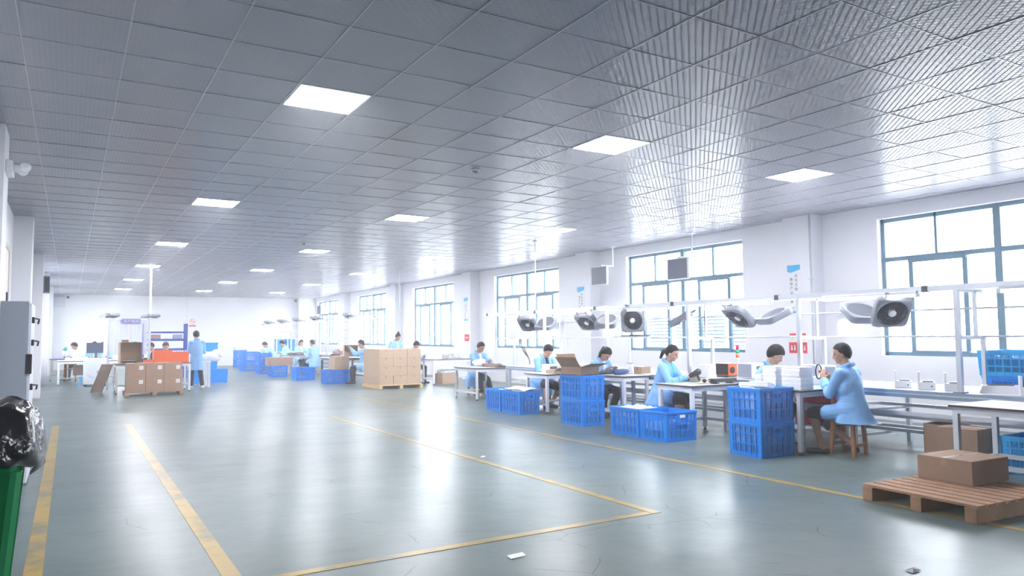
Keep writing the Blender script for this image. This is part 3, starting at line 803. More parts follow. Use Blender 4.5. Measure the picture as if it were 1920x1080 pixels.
    if hair == 'ponytail':
        hm.ell(Hd(0, -0.115, 0.075), (0.034 * s, 0.034 * s, 0.034 * s)); hm.capsule(Hd(0, -0.125, 0.07), Hd(0, -0.135, -0.03), 0.032 * s, 0.018 * s)
    if hair == 'bun': hm.ell(Hd(0.0, -0.045, 0.235), (0.040 * s, 0.040 * s, 0.036 * s)); hm.capsule(Hd(0, -0.04, 0.25), Hd(0.03, -0.06, 0.29), 0.014, 0.006)
    if hair == 'bob':
        for a in (-1, 1): hm.capsule(Hd(a * 0.072, -0.03, 0.12), Hd(a * 0.07, -0.02, 0.0), 0.034 * s, 0.026 * s)
        hm.capsule(Hd(0, -0.08, 0.12), Hd(0, -0.075, 0.0), 0.05 * s, 0.04 * s)
    remeshed(hm, 'hair', t, max(voxel, 0.006), [HAIR], 1)
    # ---- coat
    c = MB(); vx = max(voxel * 1.4, 0.009)
    c.ell(T(0, -0.004, 0.30), (0.185 * s, 0.135 * s, 0.21 * s), Lr)
    c.capsule(T(0, -0.005, 0.10), T(0, -0.005, 0.28), 0.155 * s, 0.145 * s, 16)
    c.capsule(T(-0.155, -0.01, 0.425), T(0.155, -0.01, 0.425), 0.068 * s, 0.068 * s)
    for a in (-1, 1):
        c.capsule(sh[a], el[a], 0.064 * s, 0.055 * s)
        if sleeves == 'long':
            d = wr[a] - el[a]; c.capsule(el[a], el[a] + d * 0.88, 0.057 * s, 0.044 * s)
            c.capsule(el[a] + d * 0.80, el[a] + d * 0.90, 0.047 * s, 0.047 * s)
            u_ = d.orthogonal().normalized()
            for q in (0.2, 0.42, 0.62): c.ell(el[a] + d * q + u_ * 0.012 * s * (1 if q != 0.42 else -1), (0.056 * s, 0.056 * s, 0.024 * s), d.to_track_quat('Z', 'Y').to_matrix())
    # collar
    for a in (-1, 1):
        c.capsule(T(a * 0.056, -0.055, 0.53), T(a * 0.062, 0.03, 0.50), 0.024 * s, 0.022 * s)
        c.capsule(T(a * 0.062, 0.03, 0.50), T(a * 0.045, 0.115, 0.395), 0.022 * s, 0.015 * s)
        c.capsule(T(a * 0.045, 0.120, 0.385), T(a * 0.035, 0.15, 0.15), 0.016 * s, 0.014 * s)
    c.capsule(T(-0.054, -0.058, 0.53), T(0.054, -0.058, 0.53), 0.024 * s, 0.024 * s)
    if seat:
        hz = hem if hem is not None else seat - 0.12
        rr = []
        for z, rx, ry, oy in ((pz + 0.16 * s, 0.155, 0.135, 0), (pz + 0.03, 0.19, 0.165, -0.01), (seat + 0.012, 0.225, 0.20, -0.02), (seat - 0.03, 0.245, 0.215, -0.03), (hz, 0.255, 0.225, -0.045)):
            rr.append([(rx * s * cos(2 * pi * j / 28) * (1 + 0.05 * sin(7 * 2 * pi * j / 28) * (z < pz)), oy + ry * s * sin(2 * pi * j / 28) * (1 + 0.06 * sin(5 * 2 * pi * j / 28) * (z < pz)), z) for j in range(28)])
        c.loft(rr)
        for a in (-1, 1): c.capsule(hip[a] + Vector((a * 0.02, -0.02, 0.02)), hip[a] + (kn[a] - hip[a]) * 0.55 + Vector((a * 0.02, 0, 0.0)), 0.105 * s, 0.088 * s)
    else:
        hz = hem if hem is not None else 0.48 * s
        rr = []
        for z, rx, ry in ((pz + 0.25 * s, 0.16, 0.13), (pz + 0.08 * s, 0.165, 0.135), (pz - 0.05 * s, 0.18, 0.15), (hz, 0.205, 0.165)):
            rr.append([(rx * s * cos(2 * pi * j / 28) * (1 + 0.03 * sin(6 * 2 * pi * j / 28)), ry * s * sin(2 * pi * j / 28) * (1 + 0.03 * sin(8 * 2 * pi * j / 28)), z) for j in range(28)])
        c.loft(rr)
    remeshed(c, 'coat', t, vx, [coat], 3)
    # ---- shirt front showing between the lapels
    f = MB(); f.capsule(T(0, 0.045, 0.475), T(0, 0.120, 0.36), 0.040 * s, 0.036 * s); f.capsule(T(0, 0.120, 0.36), T(0, 0.137, 0.12), 0.034 * s, 0.022 * s)
    remeshed(f, 'shirt', t, vx, [shirt], 1)
    # ---- trousers or shorts, shoes
    q = MB()
    q.ell(P, (0.165 * s, 0.13 * s, 0.125 * s), Lr)
    for a in (-1, 1):
        w_, fd = an[a]
        if legs == 'long':
            q.capsule(hip[a], kn[a], 0.092 * s, 0.070 * s); q.capsule(kn[a], w_ + Vector((0, 0, 0.02)), 0.070 * s, 0.058 * s)
        else:
            k2 = hip[a] + (kn[a] - hip[a]) * 0.97; q.capsule(hip[a], k2, 0.094 * s, 0.078 * s)
    remeshed(q, 'trousers' if legs == 'long' else 'shorts', t, vx, [trouser], 2)
    for a in (-1, 1):
        w_, fd = an[a]; h = MB()
        h.capsule(w_ + Vector((0, 0, -0.052 * s)) - fd * 0.045 * s, w_ + fd * 0.15 * s + Vector((0, 0, -0.056 * s)), 0.040 * s, 0.034 * s)
        if legs == 'long': h.capsule(w_ + Vector((0, 0, -0.02 * s)), w_ + fd * 0.06 * s + Vector((0, 0, -0.04 * s)), 0.042 * s, 0.04 * s)
        z0 = w_.z - 0.085 * s
        o = remeshed(h, 'shoe', t, vx, [shoe], 1)
        for v in o.data.vertices:
            if v.co.z < z0 + 0.004: v.co.z = z0 + 0.001
    return t

# ------------------------------------------------------------------ the near assembly line
def bench(label, y0, y1, top_mat, step=2.0):
    t = thing('assembly_bench', label, 'workbench', (8.72, (y0 + y1) / 2, 0)); L = (y1 - y0) / 2
    MB().mat(top_mat).box((-0.56, -L, 0.70), (0.62, L, 0.735)).build('worktop', t, bevel=0.003)
    b = MB().mat(ALUBLUE).box((-0.62, -L, 0.655), (-0.562, L, 0.738)); b.mat(ALU).box((-0.626, -L, 0.69), (-0.62, L, 0.705)); b.build('front_beam', t)
    for z, x, w_ in ((0.47, -0.55, 0.05), (0.47, 0.45, 0.05), (0.40, -0.25, 0.05), (0.19, 0.10, 0.05), (0.19, 0.45, 0.05)):
        MB().mat(STEEL).box((x, -L, z - 0.025), (x + w_, L, z + 0.015)).build('lower_rail', t)
    n = int(round((y1 - y0) / step)) + 1
    for i in range(n):
        y = -L + 0.1 + (2 * L - 0.2) * i / (n - 1)
        for x in (-0.59, 0.55):
            MB().mat(STEEL).box((x - 0.025, y - 0.025, 0.0), (x + 0.025, y + 0.025, 0.70)).build('leg', t)
        MB().mat(STEEL).box((-0.56, y - 0.02, 0.425), (0.53, y + 0.02, 0.455)).build('cross_rail', t)
        MB().mat(STEEL).box((-0.56, y - 0.02, 0.135), (0.53, y + 0.02, 0.165)).build('cross_rail', t)
    return t
NB = bench('long white-topped assembly bench with blue-grey front beam beside the seated workers', 1.4, 13.75, WHITEP)
for zz in (0.19, 0.472): MB().mat(STEEL).box((-0.50, -1.72, zz), (0.44, -0.62, zz + 0.013)).build('lower_shelf', NB)
bench('far white-topped assembly bench beyond the tall carton stack', 24.0, 37.2, WHITEP)

def rack(label, ys, zt, xf=8.15, xb=8.65, over=0.9):
    t = thing('overhead_rack', label, 'rack', (xf, ys[0], 0.735)); y0, y1 = -over, ys[-1] - ys[0] + 0.5; h = zt - 0.735; d = xb - xf
    MB().mat(ALU).box((-0.022, y0, h - 0.03), (0.022, y1, h + 0.03)).build('top_beam', t)
    MB().mat(ALU).box((d - 0.018, y0, h - 0.02), (d + 0.018, y1, h + 0.02)).build('top_beam', t)
    for z in (0.60, 0.915):
        MB().mat(STEEL).tube([(d + 0.03, y0, z), (d + 0.03, y1, z)], 0.011, 8).build('shelf_rod', t, True)
    for y in ys:
        y -= ys[0]
        p = MB().mat(ALU).box((-0.024, y - 0.024, 0), (0.024, y + 0.024, h - 0.03)); p.mat(GREY).box((-0.06, y - 0.05, 0), (0.06, y + 0.05, 0.02)); p.build('post', t)
        MB().mat(ALU).box((d - 0.02, y - 0.02, 0.0), (d + 0.02, y + 0.02, 0.60)).build('post', t)
        MB().mat(ALU).box((d - 0.16, y - 0.016, 0.60), (d - 0.128, y + 0.016, h - 0.02)).build('hanger_tube', t)
        MB().mat(ALU).box((0.0, y - 0.016, 0.57), (d, y + 0.016, 0.602)).build('cross_tube', t)
        MB().mat(ALU).box((0.0, y - 0.016, h - 0.05), (d, y + 0.016, h - 0.02)).build('cross_tube', t)
        MB().mat(DARK).box((-0.03, y + 0.3, h - 0.035), (0.03, y + 0.36, h + 0.035)).build('clamp', t)
    return t
rack('aluminium overhead rack standing along the long near bench', [2.3 + 2 * k for k in range(7)], 1.868)
rack('washed-out overhead rack standing along the far bench', [24.3 + 2.55 * k for k in range(6)], 2.03, over=2.6)
for k, y in enumerate((3.25, 5.3, 7.3, 9.3, 11.3, 13.3)):
    tube_light('glowing fluorescent tube under the near rack beam, %s counted from the viewer' % ordn[k], (8.11, y, 1.80))
for k in range(6):
    tube_light('glowing fluorescent tube under the far rack beam, %s counted from the viewer' % ordn[k], (8.11, 22.4 + 2.5 * k, 1.97))
FANL = ['big grey box fan tilted down above the man on the stool', 'dark box fan just behind the tilted one above the stool', 'box fan hung left of the white papers above the seated man in the fringe', 'dark box fan hanging edge-on above the white foam boxes', 'box fan under the rack above the orange machine', 'upright box fan showing its round grille in front of the louvres', 'tilted box fan near the poster pillar, blades towards the floor', 'small dark box fan paired behind the tilted one by the poster pillar', 'tilted box fan near the hanging metal box', 'dark box fan hanging beside the one near the metal box']
for (y, rx, rz, x), lb in zip([(5.1, 128, -38, 8.25), (5.55, 150, 150, 8.35), (7.35, 140, -100, 8.2), (6.9, 155, 70, 8.4), (8.62, 150, 40, 8.3), (9.66, 100, -55, 8.2), (10.95, 140, -70, 8.2), (10.55, 150, 120, 8.35), (13.0, 140, -60, 8.2), (12.55, 145, 120, 8.35)], FANL):
    box_fan(lb, (x, y, 1.63), (RAD(rx), 0, RAD(rz)))
for k, y in enumerate((36.0, 33.4, 30.8, 28.2, 24.2)):
    box_fan('small dark box fan on top of the far rack, %s from the far wall' % ordn[k], (8.15, y, 2.10), (RAD(165), 0, RAD(-60)))

# desks that stand out from the bench, and what stands on them
table('pale desk behind the tall blue crates where the man on the stool works', 7.14, 8.06, 5.54, 6.24, top=GREENMAT, frame=LGREY)
table('white desk with worn top where the woman with the ponytail sits', 7.12, 8.06, 7.22, 7.92, h=0.70)
table('desk beside the crates with the open carton, carrying dark parts', 7.50, 8.06, 9.09, 9.80)
table('small white desk in front of the man in the dark shirt', 7.24, 8.06, 10.89, 11.62, h=0.70)
table('grey steel desk farthest along the near line, with papers on it', 7.48, 8.32, 13.97, 15.02, h=0.70, frame=LGREY, top=LGREY, leg=0.045)
table('white desk cut by the right edge, spread with papers', 7.20, 7.99, 2.4, 3.92, h=0.70, top=PAPER)

# blue crates on the floor along the line
A1 = crate('lower crate of the tall blue pair beside the man on the stool', (6.89, 5.89, 0), (0.55, 0.50), 0.385, RAD(-2))
A2 = crate('upper crate of the tall blue pair, heaped with white foam', (6.89, 5.89, 0.386), (0.55, 0.50), 0.385, RAD(-2))
B1 = crate('lower blue crate of the pair under the open carton', (6.92, 9.40, 0), (0.43, 0.62), 0.385, RAD(-1))
B2 = crate('upper blue crate of the pair under the open carton', (6.92, 9.40, 0.386), (0.43, 0.62), 0.385, RAD(-1))
C1 = crate('single blue crate with a small white tag in front of the ponytailed woman', (6.85, 7.40, 0), (0.54, 0.54), 0.385)
D1 = crate('single blue crate full of white bags, left of the tagged one', (6.86, 8.00, 0), (0.54, 0.62), 0.385)
E1 = crate('blue crate with a pink-grey sheet on top by the small white desk', (7.02, 11.42, 0), (0.43, 0.66), 0.40)
E2 = crate('blue crate behind the one with the sheet by the small white desk', (7.02, 12.05, 0), (0.43, 0.56), 0.40)
MB().mat(PAPER).box((-0.045, -0.002, -0.018), (0.045, 0.002, 0.018)).build('paper_tag', C1, loc=(0.0, -0.275, 0.325))
lumps('bagged_parts', 'white foam pieces inside the upper crate of the tall pair', (6.89, 5.89, 0.40), (0.50, 0.45), 0, 0.33, PARTSW, seed=3)
lumps('bagged_parts', 'bluish bagged parts inside the lower crate of the tall pair', (6.89, 5.89, 0.017), (0.485, 0.435), 0, 0.33, PARTSB, seed=4)
lumps('bagged_parts', 'bagged parts inside the upper crate under the open carton', (6.92, 9.40, 0.405), (0.375, 0.565), 0, 0.33, PARTSB, seed=5)
lumps('bagged_parts', 'bagged parts inside the lower crate under the open carton', (6.92, 9.40, 0.017), (0.375, 0.565), 0, 0.33, PARTSB, seed=6)
lumps('bagged_parts', 'bagged parts half filling the tagged blue crate', (6.85, 7.40, 0.017), (0.485, 0.485), 0, 0.20, PARTSB, seed=7)
lumps('bagged_parts', 'white bags filling the crate left of the tagged one', (6.86, 8.00, 0.017), (0.485, 0.565), 0, 0.345, PARTSW, seed=8)
lumps('bagged_parts', 'bagged parts inside the crate with the pink-grey sheet', (7.02, 11.42, 0.017), (0.375, 0.605), 0, 0.345, PARTSB, seed=9)
lumps('bagged_parts', 'bagged parts inside the crate behind the one with the sheet', (7.02, 12.05, 0.017), (0.375, 0.505), 0, 0.34, PARTSB, seed=10)
sh_ = MB().mat(PAPER)
sh_.add([(x, y, 0.02 * sin(9 * x + 5 * y) + 0.012 * sin(23 * x)) for x in [-.2 + .05 * i for i in range(9)] for y in [-.25 + .0625 * j for j in range(9)]], [(i * 9 + j, i * 9 + 9 + j, i * 9 + 10 + j, i * 9 + j + 1) for i in range(8) for j in range(8)])
tag(sh_.build('wrapping_sheet', None, True, loc=(7.02, 11.42, 0.435)), 'crumpled pale sheet lying on the crate by the small white desk', 'sheet')
# white foam on the crate and on the desk
rn = random.Random(5)
def foam_block(label, loc, size, rz=0, tilt=0):
    t = thing('foam_box', label, 'foam box', loc, rz, 'white foam boxes by the tall blue crates'); t.rotation_euler = (0, tilt, rz)
    x, y, z = size
    MB().mat(FOAM).box((-x / 2, -y / 2, 0), (x / 2, y / 2, z * 0.56)).build('tray', t, bevel=0.006)
    MB().mat(FOAM).box((-x / 2 + .003, -y / 2 + .003, z * 0.58), (x / 2 - .003, y / 2 - .003, z)).build('lid', t, bevel=0.006)
    return t
lv_ = ['bottom', 'second', 'third', 'fourth', 'top']
for c, (x, y, n, nm) in enumerate(((7.32, 5.71, 5, 'right-hand stack'), (7.29, 5.99, 5, 'middle stack'), (7.30, 6.17, 3, 'lower left stack'))):
    for k in range(n):
        foam_block('white foam box on the pale desk, %s of the %s' % (lv_[k] if k < n - 1 else 'top', nm), (x + rn.uniform(-.006, .006), y, 0.736 + 0.0525 * k), (0.24, (0.26, 0.20, 0.12)[c], 0.052), rn.uniform(-.05, .05))
foam_block('white foam box lying tilted on the heap in the upper crate', (6.86, 5.84, 0.765), (0.26, 0.22, 0.06), 0.4, 0.16)
foam_block('white foam box at the far left of the heap in the upper crate', (6.80, 6.03, 0.765), (0.18, 0.12, 0.045), 0.9, -0.1)
# on the ponytailed woman's desk
t = thing('white_tester', 'white box-shaped tester with sloped front on the desk before the woman', 'tester', (7.84, 7.70, 0.70))
MB().mat(WHITEP).box((-0.16, -0.13, 0), (0.14, 0.13, 0.06)).build('base', t, bevel=0.008)
MB().mat(WHITEP).loft([[(-0.02, -0.11, 0.06), (0.13, -0.11, 0.06), (0.13, 0.11, 0.06), (-0.02, 0.11, 0.06)], [(0.02, -0.11, 0.25), (0.13, -0.11, 0.25), (0.13, 0.11, 0.25), (0.02, 0.11, 0.25)]]).build('housing', t, bevel=0.006)
MB().mat(DARK).box((-0.13, -0.09, 0.06), (-0.04, 0.09, 0.066)).build('tray', t)
t = thing('hair_dryer', 'black hand-held dryer held by the woman with the ponytail', 'dryer', (7.60, 7.64, 0.83)); t.rotation_euler = (0, RAD(-25), RAD(-20))
MB().mat(BLACK).tube([(-0.09, 0, 0), (-0.06, 0, 0), (0.02, 0, 0), (0.07, 0, 0), (0.09, 0, 0)], [0.026, 0.034, 0.042, 0.046, 0.03], 14).build('barrel', t, True)
MB().mat(BLACK).tube([(0.03, 0, -0.03), (0.02, 0, -0.12)], [0.018, 0.015], 10).build('handle', t, True)
MB().mat(CHROME).tube([(0.088, 0, 0), (0.094, 0, 0)], 0.028, 14).build('grille', t)
t = thing('black_press_arm', 'long black arm with a ball knob lying across the right end of the desk', 'tool', (7.68, 7.32, 0.70))
MB().mat(BLACK).box((-0.1, -0.05, 0.02), (0.36, 0.05, 0.075)).build('arm', t, bevel=0.008); MB().mat(BLACK).ell((-0.20, 0.02, 0.05), (0.03, 0.03, 0.03)).build('ball_knob', t, True)
MB().mat(CHROME).tube([(-0.18, 0.02, 0.05), (-0.09, 0, 0.05)], 0.008).build('rod', t); MB().mat(DARK).box((-0.05, -0.06, 0), (0.0, 0.06, 0.03)).box((0.25, -0.06, 0), (0.3, 0.06, 0.03)).build('foot', t)
tag(MB().mat(pbr('green_sheet', (0.45, 0.62, 0.40), 0.5)).box((-0.20, -0.15, 0), (0.20, 0.15, 0.004)).build('work_mat', loc=(7.38, 7.68, 0.7005), rz=0.1), 'pale green mat on the desk under the woman\'s arms', 'mat')
lumps('small_parts', 'small cream parts scattered on the desk before the woman', (7.56, 7.46, 0.701), (0.22, 0.12), 0, 0.008, pbr('cream_parts', (0.8, 0.72, 0.5), 0.5), 0.2, 0.02, 21, 8)
# orange machine, white panel box and signal tower on the bench
t = thing('orange_machine', 'small orange machine with black fan guard on the bench', 'machine', (8.55, 7.92, 0.735))
MB().mat(ORANGE).box((-0.11, -0.13, 0.03), (0.11, 0.13, 0.21)).build('housing', t, bevel=0.006); MB().mat(BLACK).cyl((0, 0), 0.05, 0, 0.01, 16).build('fan_guard', t).matrix_local = Matrix.Translation((-0.03, -0.13, 0.11)) @ Matrix.Rotation(pi / 2, 4, 'X')
MB().mat(BLACK).box((-0.113, -0.12, 0.04), (-0.11, 0.12, 0.2)).build('side_plate', t); MB().mat(DARK).box((-0.1, -0.12, 0), (0.1, 0.12, 0.03)).build('base', t)
t = thing('control_box', 'white control box with dark display on the bench behind the man in the fringe', 'control box', (8.62, 7.50, 0.735))
MB().mat(WHITEP).box((-0.16, -0.13, 0.01), (0.16, 0.13, 0.22)).build('housing', t, bevel=0.006); MB().mat(GREY).box((-0.163, -0.12, 0.02), (-0.16, 0.12, 0.21)).build('vent_side', t)
MB().mat(DARKBLUE).box((-0.06, -0.134, 0.13), (0.04, -0.13, 0.18)).build('display', t)
for k in range(4): MB().mat(DARK).box((-0.1 + 0.05 * k, -0.137, 0.06), (-0.08 + 0.05 * k, -0.13, 0.08)).build('button', t)
t = thing('signal_tower', 'signal tower lamp of red, green and orange sections on a thin pole', 'signal lamp', (8.52, 7.68, 0.735))
MB().mat(WHITEP).cyl((0, 0), 0.012, 0, 0.30, 10).cyl((0, 0), 0.03, 0, 0.02, 12).build('pole', t, True)
for z, m_, nm in ((0.30, ORANGEL, 'orange_lamp'), (0.36, GREENL, 'green_lamp'), (0.42, REDL, 'red_lamp')): MB().mat(m_).cyl((0, 0), 0.026, z, z + 0.052, 16).build(nm, t, True)
MB().mat(REDL).cyl((0, 0), 0.018, 0.472, 0.49, 12).build('cap', t)
for k, (x, y) in enumerate(((8.46, 5.12), (8.42, 4.82), (8.42, 4.52), (8.33, 3.72))):
    jig('small white L-shaped test stand on the bench, %s' % ('nearest the stool man', 'middle of three', 'by the thick rack post', 'before the light blue crate')[k], (x, y, 0.735), RAD(-58))
t = thing('white_scale', 'flat white scale with dark plate on the bench by the thick rack post', 'scale', (8.55, 4.10, 0.735), RAD(-60))
MB().mat(WHITEP).loft([[(-0.2, -0.13, 0), (0.2, -0.13, 0), (0.2, 0.13, 0), (-0.2, 0.13, 0)], [(-0.17, -0.11, 0.08), (0.17, -0.11, 0.08), (0.17, 0.11, 0.08), (-0.17, 0.11, 0.08)]]).build('housing', t, bevel=0.005)
MB().mat(DARK).box((-0.12, -0.06, 0.08), (0.12, 0.08, 0.09)).build('plate', t)
for k, (x, y, lab_) in enumerate(((8.45, 6.42, 'white tester with grey front on the bench left of the stool man'), (8.35, 6.05, 'white tester with a black ring dial facing the man on the stool'))):
    t = thing('bench_tester', lab_, 'tester', (x, y, 0.735), RAD(-30))
    MB().mat(WHITEP).box((-0.08, -0.08, 0), (0.08, 0.08, 0.24)).build('housing', t, bevel=0.01); MB().mat(WHITEP).box((-0.26, -0.07, 0), (-0.081, 0.07, 0.10)).build('side_block', t, bevel=0.01)
    MB().mat(GREY).box((-0.06, -0.084, 0.03), (0.06, -0.08, 0.22)).build('front_panel', t)
t = thing('hose_ring', 'black looped hose held up by the man on the stool', 'hose', (7.66, 5.67, 0.93))
MB().mat(BLACK).tube([(0.055 * cos(a), 0, 0.085 * sin(a)) for a in [2 * pi * k / 24 for k in range(25)]], 0.008, 8).build('loop', t, True)
tag(lumps('small_parts', 'clear bag of small parts on the pale desk before the stool man', (7.85, 6.0, 0.736), (0.14, 0.12), 0, 0.03, PARTSB, 0, 0.03, 31, 8), 'clear bag of small parts on the pale desk before the stool man', 'loose parts')
# light blue crate on the bench at the right edge
crate('light blue crate heaped with dark blue parts on the bench at the right edge', (9.02, 3.99, 0.90), (0.58, 0.86), 0.28, 0, CRATELT, plate='y')
crate('dark blue crate under the light blue one on the bench', (9.02, 3.99, 0.736), (0.54, 0.80), 0.162, 0, BIN)
lumps('bagged_parts', 'dark blue parts heaped in the light blue crate on the bench', (9.02, 3.99, 0.918), (0.50, 0.76), 0, 0.17, pbr('navy_parts', (0.01, 0.06, 0.24), 0.5, var=0.4, vscale=20, bump=0.6), 0, 0.05, 41)
# under the bench
for lb, lo in (('red plastic box on the middle shelf under the bench by the stool man', (8.40, 6.22, 0.487)), ('red plastic box on the low shelf under the bench by the stool man', (8.45, 6.26, 0.207))):
    t = thing('red_box', lb, 'box', lo, 0.05, 'red boxes under the bench')
    MB().mat(RED).box((-0.16, -0.26, 0), (0.16, 0.26, 0.15)).build('box_body', t, bevel=0.008); MB().mat(RED).box((-0.172, -0.272, 0.13), (0.172, 0.272, 0.15)).build('rim', t, bevel=0.004)
carton('brown carton under the desk cut by the right edge, behind the pallet', (8.02, 4.20, 0.0), (0.35, 0.40, 0.40), 0.0)
open_box('open carton under the bench left of the brown one behind the pallet', (8.43, 4.62, 0.0), (0.36, 0.32, 0.37), 0.0, CARD, (None, None, None, None))
crate('light blue crate on the floor under the desk cut by the right edge', (8.18, 3.55, 0.0), (0.46, 0.60), 0.36, 0, CRATELT)
crate('blue crate on the rails under the bench at the right edge', (8.62, 3.25, 0.487), (0.56, 0.70), 0.165, 0, CRATE)
t = thing('work_papers', 'pinkish printed sheets lying on the desk cut by the right edge', 'papers', (7.55, 3.5, 0.7005))
for k, (x, y, r) in enumerate(((0, 0, .2), (0.2, 0.1, -.3), (-0.15, 0.25, .5))): MB().mat(pbr('pink_paper', (0.80, 0.66, 0.62), 0.6) if k < 2 else PAPER).box((x - .15, y - .1, 0.001 * k), (x + .15, y + .1, 0.001 * k + .001), r).build('sheet', t)
# crate pair B: open carton of metal parts
open_box('open carton of grey parts standing on the blue crates', (6.90, 9.42, 0.775), (0.40, 0.44, 0.12), 0.15, CARD, (15, 60, 50, None))
lumps('metal_parts', 'shiny grey parts heaped in the open carton on the crates', (6.90, 9.42, 0.783), (0.37, 0.41), 0, 0.10, pbr('metal_bits', (0.5, 0.5, 0.5), 0.3, 0.5, var=0.6, vscale=40, bump=0.8, bscale=40), 0.15, 0.07, 51)
carton('small brown box on the bench right of the dark parts', (8.35, 9.62, 0.735), (0.26, 0.16, 0.11), 0.2, CARDLT)
t = thing('blue_cloth_roll', 'dark blue cloth bundle lying on the desk beside the open carton', 'cloth', (7.75, 9.45, 0.735), 0.5)
MB().mat(pbr('navy_cloth', (0.03, 0.09, 0.26), 0.8, bump=0.5)).tube([(-0.26, 0, 0.045), (-0.1, 0.02, 0.05), (0.1, -0.01, 0.05), (0.28, 0.01, 0.045)], [0.035, 0.05, 0.048, 0.035], 12).build('bundle', t, True)
lumps('black_parts', 'heap of black parts in front of the person behind the rack post', (7.72, 9.75, 0.736), (0.34, 0.14), 0, 0.03, PARTSD, 0, 0.06, 61, 10)
t = thing('white_spool', 'white cylindrical pot on the bench by the rack post', 'pot', (8.4, 10.0, 0.735)); MB().mat(WHITEP).cyl((0, 0), 0.055, 0, 0.15, 18).build('pot_body', t, True); MB().mat(GREY).cyl((0, 0), 0.057, 0.15, 0.165, 18).build('lid', t)
for k, (x, y, zz, s_) in enumerate(((7.3, 10.95, 0, 0.28), (7.62, 10.95, 0, 0.16))):
    t = thing('white_carton', ('white box on the small desk in front of the man in the dark shirt', 'smaller white box right of the first on the small desk')[k], 'box', (x + 0.42, y + 0.52, 0.70), 0.1)
    MB().mat(PAPER).box((-s_ / 2, -0.09, 0), (s_ / 2, 0.09, 0.15)).build('box_body', t, bevel=0.004)
    MB().mat(DARK).box((-s_ * 0.3, -0.0925, 0.06), (s_ * 0.3, -0.09, 0.11)).build('printed_panel', t)
open_box('low open cardboard tray on the small desk under the man\'s hands', (7.62, 11.10, 0.701), (0.34, 0.24, 0.06), 0.1, CARDLT, (20, None, None, 40), name='cardboard_tray')
# grey desk
t = thing('white_garment', 'bunched white cloth in the hands of the man at the grey desk', 'cloth', (7.98, 14.72, 0.705))
mm = MB().mat(PAPER)
for k, (x, y, z, a, b, c) in enumerate(((0, 0, 0.05, .16, .10, .06), (0.06, 0.05, 0.12, .12, .07, .05), (-0.08, 0.03, 0.09, .10, .07, .05), (0.14, -0.02, 0.04, .10, .06, .035))): mm.ell((x, y, z), (a, b, c))
remeshed(mm, 'cloth', t, 0.01, [PAPER], 3)
open_box('low brown tray at the right end of the grey desk', (8.12, 14.42, 0.701), (0.26, 0.40, 0.07), 0.0, CARD, (None, None, None, None), name='cardboard_tray')
lumps('black_parts', 'dark parts at the right end of the grey desk', (8.18, 14.10, 0.701), (0.16, 0.16), 0, 0.03, PARTSD, 0, 0.03, 71, 8)
# box hung on the rack with its cables
t = thing('electrical_box', 'grey metal electrical box hung on the near rack by the window', 'electrical box', (8.45, 13.75, 1.33))
MB().mat(LGREY).box((-0.18, -0.12, 0), (0.18, 0.12, 0.34)).build('housing', t, bevel=0.006); MB().mat(STEEL).box((-0.165, -0.128, 0.015), (0.165, -0.12, 0.325)).build('door', t, bevel=0.003); MB().mat(DARK).cyl((0.12, -0.13), 0.012, 0.14, 0.17, 8).build('lock', t)
MB().mat(STEEL).box((-0.22, -0.14, -0.02), (0.22, 0.14, 0)).build('mount_plate', t)
for k in range(3): MB().mat(BLACK).tube([(0.02 * k, 0, 0), (0.02 + 0.03 * k, -0.02, -0.12), (0.10 + 0.03 * k, 0.02, -0.28), (0.24, 0.0, -0.45), (0.26, 0, -0.57)], 0.008, 6).build('cable', t, True)
# white boards and drawings clipped to the rods
for k, (y, w_) in enumerate(((12.62, 0.46), (10.95, 0.34), (5.93, 0.38))):
    t = thing('hanging_sheet', ('pale sheet clipped to the rack rods beside the metal box', 'pale sheet clipped to the rack rods above the person behind the post', 'cream sheet clipped to the rack rods left of the tilted fan')[k], 'sheet', (8.70, y, 1.36))
    MB().mat(PAPER).box((0, -w_ / 2, 0), (0.004, w_ / 2, 0.30)).build('sheet', t)
    for a in (-1, 1): MB().mat(GREY).box((-0.012, a * w_ * 0.35 - 0.015, 0.285), (0.014, a * w_ * 0.35 + 0.015, 0.315)).build('clip', t)
t = thing('tool_tray', 'flat tray of dark tools lying on the rack cross tubes', 'tray', (8.4, 9.75, 1.345)); MB().mat(LGREY).box((-0.2, -0.45, 0), (0.2, 0.45, 0.012)).build('tray_base', t); MB().mat(DARK).box((-0.12, -0.2, 0.012), (0.08, 0.1, 0.04)).box((-0.1, 0.2, 0.012), (0.1, 0.35, 0.03)).build('tools', t)
t = thing('air_hose', 'thin white cable drooping from the near rack by the stool man', 'cable', (8.65, 6.1, 1.84)); MB().mat(WHITEP).tube([(0, 0, 0), (0.02, -0.10, -0.04), (0.02, -0.14, -0.16), (0.01, -0.10, -0.30), (0, -0.02, -0.40)], 0.006, 6).build('cable', t, True)

# pallet with its carton
pallet('worn wooden pallet lying empty but for one carton, at the right edge', (6.24, 3.34, 0.0), 1.12, 0.95, 0.13, RAD(-4))
carton('long taped carton lying on the wooden pallet', (6.60, 3.50, 0.131), (0.52, 0.47, 0.20), RAD(-3), CARD)
